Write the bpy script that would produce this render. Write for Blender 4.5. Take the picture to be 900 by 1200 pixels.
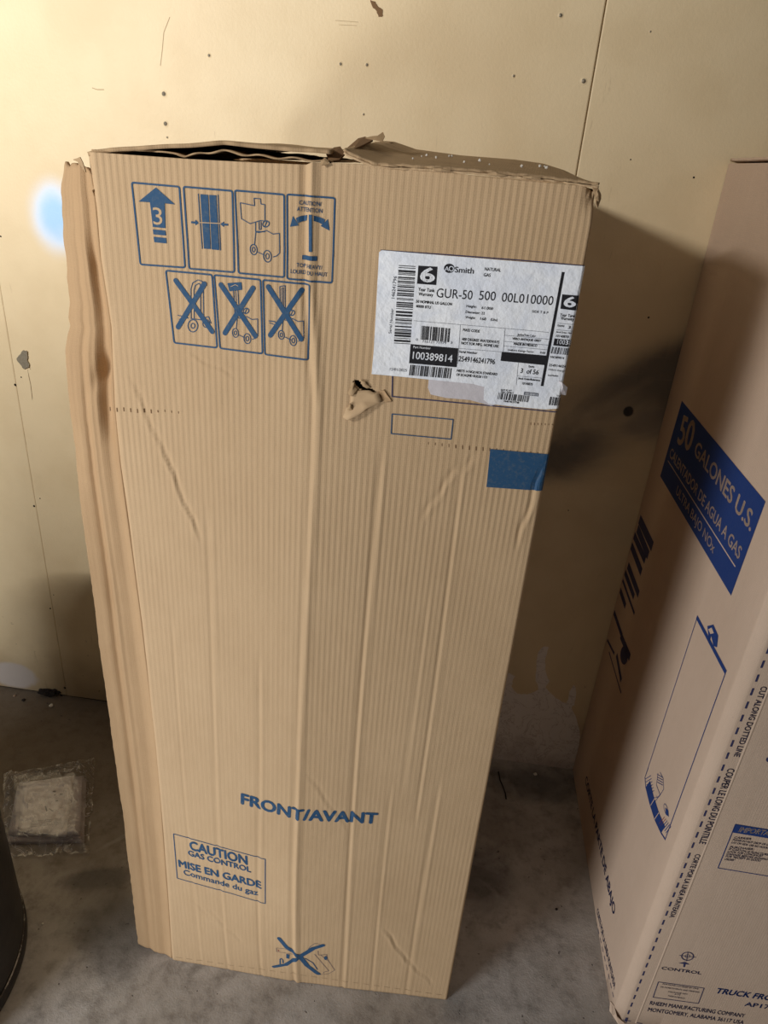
import bpy, bmesh, math, random
from mathutils import Vector, Matrix, noise
random.seed(7)
S = bpy.context.scene
COL = S.collection
for o in list(bpy.data.objects):
    bpy.data.objects.remove(o)

# ------------------------------------------------------------------ camera, world, lights, exposure
F_PX = 830.0
CP = Vector((.441, -.8958, 1.563))
YAW, PITCH, ROLL = -.0641, .4588, .0791
fwd = Vector((math.sin(YAW)*math.cos(PITCH), math.cos(YAW)*math.cos(PITCH), -math.sin(PITCH)))
rt0 = Vector((math.cos(YAW), -math.sin(YAW), 0))
up0 = rt0.cross(fwd)
rt = rt0*math.cos(ROLL) + up0*math.sin(ROLL)
up = -rt0*math.sin(ROLL) + up0*math.cos(ROLL)
cd = bpy.data.cameras.new('camera')
cam = bpy.data.objects.new('camera', cd)
COL.objects.link(cam)
cam.matrix_world = Matrix(((rt.x, up.x, -fwd.x, CP.x), (rt.y, up.y, -fwd.y, CP.y), (rt.z, up.z, -fwd.z, CP.z), (0, 0, 0, 1)))
cd.sensor_fit = 'VERTICAL'; cd.sensor_height = 36.0; cd.sensor_width = 27.0
cd.lens = F_PX/1200*36
cd.clip_start = .02
S.camera = cam

w = bpy.data.worlds.new('world'); S.world = w; w.use_nodes = True
w.node_tree.nodes['Background'].inputs[0].default_value = (1.0, .93, .85, 1)
w.node_tree.nodes['Background'].inputs[1].default_value = .095

def area(name, loc, target, sx, sy, power, col, spread=180):
    l = bpy.data.lights.new(name, 'AREA'); l.shape = 'RECTANGLE'; l.size = sx; l.size_y = sy
    l.energy = power; l.color = col; l.spread = math.radians(spread)
    o = bpy.data.objects.new(name, l); COL.objects.link(o)
    o.location = loc
    o.rotation_euler = (Vector(target)-Vector(loc)).to_track_quat('-Z', 'Y').to_euler()
    return o
# key lamp: daylight through the open garage door, behind and to the left of the camera
area('daylight_opening', (-1.18, -1.46, 2.09), (-1.12, .6, 2.70), .56, .06, 50, (1.0, .968, .93), 136)
area('low_fill', (-1.05, -1.36, .50), (.9, .1, .35), .60, .60, 14, (.97, .98, 1.0), 126)  # unseen fill lamp added to brighten the lower cartons and floor

S.view_settings.view_transform = 'Standard'
S.view_settings.look = 'None'
S.view_settings.exposure = 0.09
S.view_settings.gamma = 1.0
S.view_settings.use_curve_mapping = False

# ------------------------------------------------------------------ helpers
def ray(x, y):
    return fwd + rt*((x-450)/F_PX) - up*((y-600)/F_PX)
def on_y(x, y, k):                       # the point of the plane y = k seen at a pixel
    d = ray(x, y); return CP + d*((k-CP.y)/d.y)
def on_z(x, y, k=0.0):
    d = ray(x, y); return CP + d*((k-CP.z)/d.z)
WALL0, WSL = .7181, -.0233
def on_wall(x, y):
    d = ray(x, y); t = (WALL0 + WSL*CP.x - CP.y)/(d.y - WSL*d.x); return CP + d*t

def tab(pts):                            # piecewise-linear lookup, smoothed a little
    pts = sorted(pts)
    def f(v):
        if v <= pts[0][0]: return pts[0][1]
        for (a, fa), (b, fb) in zip(pts, pts[1:]):
            if v <= b:
                t = (v-a)/(b-a)
                return fa + (fb-fa)*t
        return pts[-1][1]
    return f
def sstep(a, b, v):
    t = max(0, min(1, (v-a)/(b-a))); return t*t*(3-2*t)
def nz(*a): return noise.noise(Vector(a))

def link(name, me, mats, parent=None):
    o = bpy.data.objects.new(name, me); COL.objects.link(o)
    for m in (mats if isinstance(mats, (list, tuple)) else [mats]): me.materials.append(m)
    if parent: o.parent = parent
    return o
def bm_obj(name, bm, mats, parent=None, smooth=False):
    me = bpy.data.meshes.new(name); bm.to_mesh(me); bm.free()
    if smooth:
        for p in me.polygons: p.use_smooth = True
    return link(name, me, mats, parent)
def tag(o, label, cat=None, group=None):
    o['label'] = label
    if cat: o['category'] = cat
    if group: o['group'] = group
    return o
def empty(name, loc):
    o = bpy.data.objects.new(name, None); COL.objects.link(o); o.location = loc; o.empty_display_size = .1
    return o
def child(o, parent):                    # parent keeping world place
    o.parent = parent
    o.matrix_parent_inverse = Matrix.Translation(parent.location).inverted()
    return o
def solidify(o, th, off):
    m = o.modifiers.new('thickness', 'SOLIDIFY'); m.thickness = th; m.offset = off; return m

# grid sheet: P(s,t) with s,t in 0..1, uv in metres
def sheet(name, P, nu, nv, uvf, mat, parent, th=.004, off=-1, skip=None, smooth=True):
    bm = bmesh.new(); uvl = bm.loops.layers.uv.new('UVMap')
    vs = [[bm.verts.new(P(i/nu, j/nv)) for i in range(nu+1)] for j in range(nv+1)]
    for j in range(nv):
        for i in range(nu):
            if skip and skip((i+.5)/nu, (j+.5)/nv): continue
            f = bm.faces.new((vs[j][i], vs[j][i+1], vs[j+1][i+1], vs[j+1][i])); f.smooth = smooth
            for l, (a, b) in zip(f.loops, ((i, j), (i+1, j), (i+1, j+1), (i, j+1))):
                l[uvl].uv = uvf(a/nu, b/nv)
    for v in [v for v in bm.verts if not v.link_faces]: bm.verts.remove(v)
    me = bpy.data.meshes.new(name); bm.to_mesh(me); bm.free()
    o = link(name, me, mat)
    if parent: child(o, parent)
    if th: solidify(o, th, off)
    return o

# ------------------------------------------------------------------ node expression helper
class X:
    def __init__(s, m, sock): s.m, s.s = m, sock
    def _op(s, op, *o, rev=False):
        n = s.m.nt.nodes.new('ShaderNodeMath'); n.operation = op
        a = [s]+list(o)
        if rev: a = a[::-1]
        for i, v in enumerate(a):
            if isinstance(v, X): s.m.nt.links.new(v.s, n.inputs[i])
            else: n.inputs[i].default_value = v
        return X(s.m, n.outputs[0])
    def __add__(s, o): return s._op('ADD', o)
    __radd__ = __add__
    def __sub__(s, o): return s._op('SUBTRACT', o)
    def __rsub__(s, o): return s._op('SUBTRACT', o, rev=True)
    def __mul__(s, o): return s._op('MULTIPLY', o)
    __rmul__ = __mul__
    def abs(s): return s._op('ABSOLUTE')
    def sin(s): return s._op('SINE')
    def pow(s, p): return s._op('POWER', p)
    def exp(s): return s._op('EXPONENT')
    def min(s, o): return s._op('MINIMUM', o)
    def max(s, o): return s._op('MAXIMUM', o)
    def ss(s, a, b):
        n = s.m.nt.nodes.new('ShaderNodeMapRange'); n.interpolation_type = 'SMOOTHSTEP'
        s.m.nt.links.new(s.s, n.inputs[0])
        lo, hi = (a, b) if a < b else (b, a)
        n.inputs[1].default_value = lo; n.inputs[2].default_value = hi
        n.inputs[3].default_value = 0 if a < b else 1; n.inputs[4].default_value = 1 if a < b else 0
        return X(s.m, n.outputs[0])
class M:
    def __init__(s, name, coord='Object'):
        s.mat = bpy.data.materials.new(name); s.mat.use_nodes = True; s.nt = s.mat.node_tree
        s.b = s.nt.nodes['Principled BSDF']
        s.b.inputs['Specular IOR Level'].default_value = .25
        s.tc = s.nt.nodes.new('ShaderNodeTexCoord'); s.co = s.tc.outputs[coord]
        sp = s.nt.nodes.new('ShaderNodeSeparateXYZ'); s.nt.links.new(s.co, sp.inputs[0])
        s.x, s.y, s.z = (X(s, sp.outputs[i]) for i in range(3))
    def noise(s, scale, detail=4, rough=.55, stretch=None, dist=0):
        n = s.nt.nodes.new('ShaderNodeTexNoise'); n.inputs['Scale'].default_value = scale
        n.inputs['Detail'].default_value = detail; n.inputs['Roughness'].default_value = rough
        n.inputs['Distortion'].default_value = dist
        src = s.co
        if stretch:
            mp = s.nt.nodes.new('ShaderNodeMapping'); mp.inputs['Scale'].default_value = stretch
            s.nt.links.new(src, mp.inputs[0]); src = mp.outputs[0]
        s.nt.links.new(src, n.inputs['Vector'])
        return X(s, n.outputs[0])
    def mix(s, fac, a, b, mode='MIX'):
        n = s.nt.nodes.new('ShaderNodeMix'); n.data_type = 'RGBA'; n.blend_type = mode
        for k, v in ((0, fac), (6, a), (7, b)):
            if isinstance(v, X): s.nt.links.new(v.s, n.inputs[k])
            elif hasattr(v, 'is_output'): s.nt.links.new(v, n.inputs[k])
            elif isinstance(v, tuple): n.inputs[k].default_value = (*v, 1)
            else: n.inputs[k].default_value = v
        return n.outputs[2]
    def set(s, col=None, rough=None, height=None, dist=.001, strength=1, metal=None):
        def put(k, v):
            if isinstance(v, X): s.nt.links.new(v.s, s.b.inputs[k])
            elif hasattr(v, 'is_output'): s.nt.links.new(v, s.b.inputs[k])
            elif isinstance(v, tuple): s.b.inputs[k].default_value = (*v, 1)
            else: s.b.inputs[k].default_value = v
        if col is not None: put('Base Color', col)
        if rough is not None: put('Roughness', rough)
        if metal is not None: put('Metallic', metal)
        if height is not None:
            n = s.nt.nodes.new('ShaderNodeBump'); n.inputs['Distance'].default_value = dist
            n.inputs['Strength'].default_value = strength
            s.nt.links.new(height.s, n.inputs['Height']); s.nt.links.new(n.outputs[0], s.b.inputs['Normal'])
        return s.mat
    def blob(s, a, b, ca, cb, ra, rb, rot=0):
        c, n = math.cos(rot), math.sin(rot)
        da, db = a-ca, b-cb
        p = (da*c+db*n)*(1/ra); q = (db*c-da*n)*(1/rb)
        return ((p*p+q*q)*-1.0).exp()
def srgb(r, g, b):
    f = lambda c: (c/255/12.92) if c/255 <= .04045 else ((c/255+.055)/1.055)**2.4
    return (f(r), f(g), f(b))

# ------------------------------------------------------------------ materials
def kraft(name, base, dark, flute=.0081, famp=1.0, tone=.042, dirt=None):
    m = M(name, 'UV')
    fib = m.noise(900, 3, .6); fib2 = m.noise(60, 5, .6, (1, .35, 1)); big = m.noise(5, 3, .5)
    ph = (m.x + (m.noise(3, 2, .5, (1, .2, 1))-.5)*.010)*(2*math.pi/flute)
    wv = ph.sin()
    fine = (m.x*(2*math.pi/.0027)).sin()
    weave = (m.y*(2*math.pi/.0031)).sin()
    amp = m.noise(4, 2, .5).ss(.3, .7)*.7+.5
    fade = m.y.ss(.55, 1.35)*.6+.4
    f = (wv*-.5+.5)*tone*amp*fade + (fib2-.5)*.30 + (big-.5)*.35 + (fib-.5)*.30 + .18
    c = m.mix(f.max(0).min(1), base, dark)
    if dirt: c = dirt(m, c)
    speck = m.noise(420, 1, .4).ss(.70, .78)*.30
    c = m.mix(speck, c, tuple(v*.5 for v in base))
    h = wv*.21*famp*amp*fade + fine*.03 + weave*.035 + (fib-.5)*.35 + (fib2-.5)*.5
    return m.set(c, .78, h, .0011)
K1 = srgb(204, 175, 138); K1d = srgb(168, 136, 99)
def strip_dirt(m, c):
    s1 = m.noise(14, 4, .55, (3.2, .25, 1)).ss(.50, .68)
    s2 = m.noise(7, 3, .5).ss(.45, .6)
    return m.mix(s1*s2*.16, c, srgb(160, 122, 82))
M_K1 = kraft('kraft_cardboard', K1, K1d, dirt=lambda m, c: m.mix(m.noise(2.2, 3, .55).ss(.52, .75)*.20, c, srgb(160, 128, 94)))
M_KF = kraft('kraft_cardboard_worn', srgb(192, 160, 122), srgb(156, 122, 86), famp=.6, dirt=strip_dirt)
M_KT = kraft('kraft_torn_liner', srgb(184, 156, 120), srgb(122, 96, 68), famp=.2, tone=.02, dirt=lambda m, c: m.mix(m.noise(30, 4, .7, (4, .4, 1)).ss(.5, .7)*.5, c, srgb(112, 86, 60)))
K2 = srgb(212, 188, 166); K2d = srgb(186, 160, 136)
M_K2 = kraft('pink_kraft_smooth', K2, K2d, flute=.0045, famp=.15, tone=.06)
M_K2F = kraft('pink_kraft_fluted', srgb(214, 190, 168), K2d, flute=.0045, famp=.5, tone=.16)

def ink(name, col, col2, wear=.12):
    m = M(name, 'Object')
    n = m.noise(180, 4, .7); n2 = m.noise(40, 2)
    c = m.mix(n.ss(.45, .75)*wear+n2*.1, col, col2)
    return m.set(c, .62, (n-.5), .0003)
M_B1 = ink('blue_ink', srgb(38, 80, 118), srgb(98, 108, 114), .5)
M_B1L = ink('pale_blue_ink', srgb(84, 112, 146), srgb(130, 130, 130), .5)
M_B2 = ink('navy_ink', srgb(36, 62, 122), srgb(58, 76, 120), .3)
M_B3 = ink('dark_navy_ink', srgb(52, 56, 96), srgb(96, 88, 100), .3)
M_BLK = ink('black_ink', srgb(34, 34, 38), srgb(56, 56, 60), .3)
M_GRY = ink('grey_ink', srgb(92, 96, 106), srgb(130, 134, 142), .4)
M_RED = ink('rust_ink', srgb(150, 70, 70), srgb(160, 100, 90), .4)
m = M('label_paper', 'Object'); n = m.noise(22, 4, .6, dist=.6)
M_LBL = m.set(m.mix(n.ss(.3, .7), srgb(248, 251, 255), srgb(230, 236, 247)), .45, m.noise(30, 4, .6)*.8+m.noise(120, 2)*.2, .0028)
m = M('label_backing', 'Object')
M_LBK = m.set(m.mix(m.noise(40, 4), srgb(226, 222, 226), srgb(196, 190, 194)), .5, m.noise(60, 4), .0012)
m = M('tear_and_dent_shade', 'Object'); M_TEAR_SHADE = m.set(srgb(122, 94, 66), .9)  # brown for tears and scratches, also the drawn shade of dents

# wall paint
m = M('painted_wall', 'Object'); x, z = m.x, m.z
fine = m.noise(160, 3, .6); mid = m.noise(9, 4, .55); big = m.noise(2.2, 3, .5)
c = m.mix(mid.ss(.35, .75)*.5, srgb(231, 211, 173), srgb(218, 196, 156))
c = m.mix(big.ss(.45, .75)*.5, c, srgb(212, 188, 148))
# faint scuffs, drips
sc = m.noise(6, 5, .7, (4, 1, .7), 1.2).ss(.66, .74)
c = m.mix(sc*.25, c, srgb(150, 128, 98))
# pale blue paint spot
bl = m.blob(x, z, -.445, 1.398, .054, .070)
wob = (m.noise(14, 3)-.5)*.5
c = m.mix((bl+wob*bl).ss(.12, .62), c, srgb(226, 236, 250))
c = m.mix((bl+wob*bl).ss(.35, .95), c, srgb(176, 216, 252))
wh = m.blob(x, z, -.402, 1.398, .011, .020)
c = m.mix((wh+wob*wh).ss(.25, .5), c, srgb(250, 246, 238))
# black spray smears, right side
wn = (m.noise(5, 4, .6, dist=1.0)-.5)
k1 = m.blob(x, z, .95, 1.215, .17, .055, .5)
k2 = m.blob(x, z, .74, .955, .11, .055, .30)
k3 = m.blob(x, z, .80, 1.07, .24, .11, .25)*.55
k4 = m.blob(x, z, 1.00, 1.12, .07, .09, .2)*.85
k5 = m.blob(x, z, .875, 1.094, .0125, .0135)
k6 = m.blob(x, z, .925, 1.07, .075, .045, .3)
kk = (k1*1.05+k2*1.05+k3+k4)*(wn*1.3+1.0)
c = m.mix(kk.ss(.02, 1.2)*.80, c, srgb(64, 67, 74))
c = m.mix((k6*(wn+1)).ss(.35, .9)*.6, c, srgb(140, 132, 122))
c = m.mix(k5.ss(.30, .60)*.93, c, srgb(30, 30, 34))
streak = m.noise(9, 3, .6, (.6, 1, 9), .5).ss(.6, .75)
c = m.mix(streak*kk.ss(.1, .5)*.30, c, srgb(190, 176, 150))
# dark brush marks near the top right and left
br = m.blob(x, z, 1.16, 1.60, .07, .01, .8)+m.blob(x, z, 1.10, 1.56, .08, .006, .2)
c = m.mix((br*m.noise(30, 3)*1.6).ss(.3, .9)*.4, c, srgb(120, 98, 66))
gp = m.blob(x, z, -.63, .70, .22, .012, -.5)*0+m.blob(x, z, -.36, .80, .07, .010, .3)
c = m.mix((gp*m.noise(30, 3)*1.6).ss(.3, .9)*.5, c, srgb(110, 100, 56))
# browner towards the floor, with dark brown specks
gr = (z+(m.noise(12, 4)-.5)*.12).ss(.24, .0)
c = m.mix(gr*.55, c, srgb(120, 96, 70))
gd = m.noise(60, 3, .7).ss(.66, .72)*z.ss(.5, .05)
c = m.mix(gd*.6, c, srgb(84, 60, 44))
# bare scraped patch low on the left
wp = m.blob(x, z, -.77, .055, .085, .052)
c = m.mix((wp*(wn*1.4+1)).ss(.35, .6)*.85, c, srgb(198, 190, 186))
M_WALL = m.set(c, .5, fine*.35+mid*.4+m.noise(1.6, 2)*2.0, .0016)
m = M('bare_plaster', 'Object')
cr = m.noise(15, 5, .65, dist=1.2); sp = m.noise(12, 4, .6)
c = m.mix((cr-.5).abs().ss(.022, .0)*.40, srgb(240, 232, 224), srgb(150, 128, 114))
c = m.mix((sp+m.z*-2.2+.35).ss(.6, .95)*.40, c, srgb(140, 112, 96))
M_PLAS = m.set(c, .85, cr+sp, .004)
m = M('wall_gap', 'Object'); M_GAP = m.set(srgb(40, 32, 26), .95)

# concrete
m = M('concrete', 'Object'); x, y = m.x, m.y
n1 = m.noise(3.2, 6, .65); n2 = m.noise(24, 6, .7); n3 = m.noise(220, 3, .7); n4 = m.noise(9, 5, .6, dist=.8)
c = m.mix(n1.ss(.32, .7), srgb(206, 201, 196), srgb(166, 159, 151))
c = m.mix(n2.ss(.42, .72)*.55, c, srgb(104, 97, 90))
c = m.mix(n4.ss(.50, .66)*.45, c, srgb(190, 186, 180))
c = m.mix(n3.ss(.60, .75)*.4, c, srgb(90, 84, 78))
dn = (m.noise(8, 5, .65, dist=.7)-.5)*1.5+1.0
dirt = (y+(m.noise(4, 4)-.5)*.3).ss(.05, .40)*(x+.0).ss(.1, -.25)
c = m.mix(dirt*.80, c, srgb(98, 82, 60))
st = m.blob(x, y, -.15, .05, .12, .10)+m.blob(x, y, -.24, .16, .10, .03, .3)+m.blob(x, y, -.10, -.02, .06, .09)*.6
c = m.mix((st*dn).ss(.30, 1.0)*.5, c, srgb(54, 54, 58))
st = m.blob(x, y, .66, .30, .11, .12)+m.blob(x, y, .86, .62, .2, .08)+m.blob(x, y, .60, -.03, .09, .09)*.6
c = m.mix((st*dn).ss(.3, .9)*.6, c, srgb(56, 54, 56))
st = m.blob(x, y, -.16, .43, .13, .012, .15)+m.blob(x, y, -.22, .28, .10, .008, .8)+m.blob(x, y, -.13, .26, .05, .012, .2)
c = m.mix((st*dn).ss(.3, .9)*.35, c, srgb(182, 176, 166))
pit = m.noise(70, 2, .5).ss(.72, .76)
c = m.mix(pit*.6, c, srgb(70, 66, 64))
M_FLOOR = m.set(c, m.mix(n1, (.62, .62, .62), (.8, .8, .8)), n2*.6+n3*.3+pit*-.8, .0022)

m = M('dark_metal', 'Object')
M_DARK = m.set(m.mix(m.noise(6, 4, .6).ss(.3, .8), srgb(72, 70, 70), srgb(58, 57, 58)), m.mix(m.noise(20, 4), (.42, .42, .42), (.62, .62, .62)), m.noise(40, 3), .0006, metal=.3)
m = M('pale_rim_highlight', 'Object')
M_RIM = m.set(m.mix(m.noise(40, 4, .7).ss(.40, .6), srgb(90, 84, 80), srgb(210, 204, 196)), .45, m.noise(90, 3), .0008, metal=.2)  # pale colour stands for the highlight line along the tank's base
m = M('paper_white', 'Object')
M_PAP = m.set(m.mix(m.noise(30, 3).ss(.35, .7), srgb(250, 246, 248), srgb(236, 230, 232)), .6, m.noise(26, 4), .0008)
m = M('paper_grey', 'Object')
M_PAG = m.set(m.mix(m.noise(18, 3).ss(.35, .7), srgb(208, 200, 204), srgb(176, 166, 170)), .6, m.noise(26, 4), .0015)
m = M('debris_stone', 'Object'); M_STONE = m.set(m.mix(m.noise(80, 3), srgb(196, 172, 150), srgb(140, 118, 100)), .9, m.noise(200), .001)
m = M('debris_dark', 'Object'); M_BLKD = m.set(m.mix(m.noise(80, 3), srgb(30, 26, 26), srgb(52, 44, 40)), .7, m.noise(200), .001)
m = M('foam_white', 'Object'); M_FOAM = m.set(m.mix(m.noise(80, 3), srgb(246, 244, 236), srgb(226, 220, 206)), .8, m.noise(300), .0006)
m = M('zinc_screw', 'Object'); M_SCREW = m.set(m.mix(m.noise(300, 2), srgb(170, 160, 140), srgb(120, 110, 94)), .4, m.noise(500), .0003, metal=.3)
# clear plastic film
m = M('clear_film', 'Object')
nt = m.nt; gl = nt.nodes.new('ShaderNodeBsdfGlossy'); gl.inputs['Roughness'].default_value = .30
tr = nt.nodes.new('ShaderNodeBsdfTransparent'); tr.inputs[0].default_value = (.97, .97, .97, 1)
df = nt.nodes.new('ShaderNodeBsdfDiffuse'); df.inputs[0].default_value = (.75, .72, .72, 1)
bp = nt.nodes.new('ShaderNodeBump'); bp.inputs['Distance'].default_value = .003
h = m.noise(11, 2, .5, dist=2.2); nt.links.new(h.s, bp.inputs['Height'])
nt.links.new(bp.outputs[0], gl.inputs['Normal']); nt.links.new(bp.outputs[0], df.inputs['Normal'])
m1 = nt.nodes.new('ShaderNodeMixShader'); m2 = nt.nodes.new('ShaderNodeMixShader')
fr = (m.noise(13, 3, .6, dist=2.0)-.5).abs().ss(.014, .0)*.7+.07  # white crease lines in the colour stand for highlights on the film
nt.links.new(fr.s, m1.inputs[0]); nt.links.new(tr.outputs[0], m1.inputs[1]); nt.links.new(df.outputs[0], m1.inputs[2])
m2.inputs[0].default_value = .16
nt.links.new(m1.outputs[0], m2.inputs[1]); nt.links.new(gl.outputs[0], m2.inputs[2])
nt.links.new(m2.outputs[0], nt.nodes['Material Output'].inputs[0])
M_FILM = m.mat

# ------------------------------------------------------------------ faces that carry print
A1 = tab([(-.1, .006), (0, .008), (.06, .022), (.15, .034), (.28, .041), (.5, .041), (.8, .036), (1.0, .031), (1.2, .025), (1.33, .018), (1.40, .008), (1.46, .002), (1.56, 0)])
W1, H1 = .5965, 1.553
CRX = tab([(1.556, .269), (1.424, .271), (1.351, .281), (1.273, .288), (1.2, .289), (.963, .284), (.706, .280), (.389, .278), (.05, .28)])
SCORES = [  # shallow vertical score lines: u, v0, v1, depth, width
    (.372, .0, 1.22, .0016, .004), (.482, .55, 1.22, .0010, .003), (.435, .0, .60, .0008, .003), (.512, .0, .62, .0010, .004),
    (.128, .0, 1.10, .0010, .004), (.205, .0, .85, .0012, .004), (.066, .0, .9, .0006, .003), (.455, .62, 1.0, .0006, .003)]
DENTS = [  # slanted short creases: u0,v0,u1,v1,depth
    (.075, 1.17, .115, 1.06, .0022), (.035, 1.27, .075, 1.17, .0014), (.47, 1.19, .50, 1.215, .0018), (.44, 1.13, .47, 1.19, .0014), (.455, .22, .50, .13, .0020),
    (.50, .13, .555, .06, .0018), (.10, .20, .16, .13, .0014), (.06, .22, .12, .165, .0010), (.575, 1.10, .588, 1.20, .0018), (.30, .62, .36, .52, .0009), (.10, 1.33, .17, 1.30, .0006)]
def D1(u, v):
    cr = CRX(v); a = A1(v)
    d = a*(u/cr if u < cr else max(0, 1-(u-cr)/(W1-cr)))
    # sharp little ridge along the crease, stronger high and low
    ra = .0030*(sstep(1.15, 1.5, v)+.3*sstep(.75, .3, v)+.5)
    k = u-cr
    d += ra*math.exp(-(k/.006)**2) - ra*.9*math.exp(-((k+.007)/.005)**2)
    for (su, v0, v1, dp, ww) in SCORES:
        k = u-su-.003*math.sin(v*5+su*20)
        if abs(k) < .012:
            g = sstep(v0-.05, v0+.03, v)*sstep(v1+.03, v1-.05, v)
            d -= g*dp*(math.exp(-(k/ww)**2) - .6*math.exp(-((k-.006)/ww)**2))
    for (a0, b0, a1, b1, dp) in DENTS:
        L = math.hypot(a1-a0, b1-b0); t = ((u-a0)*(a1-a0)+(v-b0)*(b1-b0))/L/L
        if -.2 < t < 1.2:
            k = ((u-a0)*(b1-b0)-(v-b0)*(a1-a0))/L + .002*math.sin(t*9)
            if abs(k) < .015:
                d -= dp*sstep(-.2, .1, t)*sstep(1.2, .9, t)*(math.exp(-(k/.003)**2)-.7*math.exp(-((k-.005)/.003)**2))
    d += .0018*nz(u*5, v*4, 1)+.0008*nz(u*14, v*9, 3)
    return d
RC = .004
def S1(u, v, l=0.0):
    d = D1(min(u, W1), v)+l
    s0 = W1-RC
    if u <= s0: return Vector((u, -d, v))
    s = u-s0; q = RC*math.pi/2
    if s < q:
        t = s/RC; fade = 1-s/q
        return Vector((s0+(RC+l)*math.sin(t), RC-(RC+l)*math.cos(t)-(d-l)*fade, v))
    return Vector((W1+l, RC+(s-q), v))
class Face:
    def __init__(s, uv, surf): s.uv, s.surf = uv, surf
def uv1(px, py):
    k = 0
    for _ in range(12):
        P = on_y(px, py, k); k = -D1(min(max(P.x, 0), W1), P.z)
    return Vector((P.x, P.z))
FA = Face(uv1, S1)
PSI = .0194
BQ = Vector((.954, .6945, 0)); DV = Vector((math.sin(PSI), math.cos(PSI), 0)); HV = Vector((DV.y, -DV.x, 0))
L2 = .6737; H2 = 1.606; CH = .016
def uvL(px, py):
    d = ray(px, py); n = -HV; t = (BQ-CP).dot(n)/d.dot(n); P = CP+d*t
    return Vector(((BQ-P).dot(DV), P.z))
FL = Face(uvL, lambda u, v, l=0: BQ-DV*u+Vector((0, 0, v))-HV*l)
FO = BQ-DV*(L2+CH)
def uvF(px, py):
    d = ray(px, py); t = (FO-CP).dot(DV)/d.dot(DV); P = CP+d*t
    return Vector(((P-FO).dot(HV), P.z))
FF = Face(uvF, lambda u, v, l=0: FO+HV*u+Vector((0, 0, v))-DV*l)

# glyph meshes
_g = {}
def glyphs(txt, bold):
    k = (txt, bold)
    if k not in _g:
        c = bpy.data.curves.new('t', 'FONT'); c.body = txt; c.size = 1; c.resolution_u = 3
        o = bpy.data.objects.new('t', c); COL.objects.link(o)
        dg = bpy.context.evaluated_depsgraph_get()
        me = bpy.data.meshes.new_from_object(o.evaluated_get(dg))
        vs = [tuple(v.co[:2]) for v in me.vertices]; fs = [tuple(p.vertices) for p in me.polygons]
        bpy.data.objects.remove(o); bpy.data.curves.remove(c); bpy.data.meshes.remove(me)
        if bold:                        # heavier stroke: the same outlines again, shifted slightly
            n0 = len(vs); v0, f0 = list(vs), list(fs)
            for q, (dx, dy) in enumerate(((-bold, 0), (bold, 0), (0, -bold*.8), (0, bold*.8))):
                vs += [(a+dx, b+dy) for a, b in v0]; fs += [tuple(i+n0*(q+1) for i in f) for f in f0]
        _g[k] = (vs, fs)
    return _g[k]
hv = glyphs('H', 0)[0]; CAP = max(v[1] for v in hv)

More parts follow.
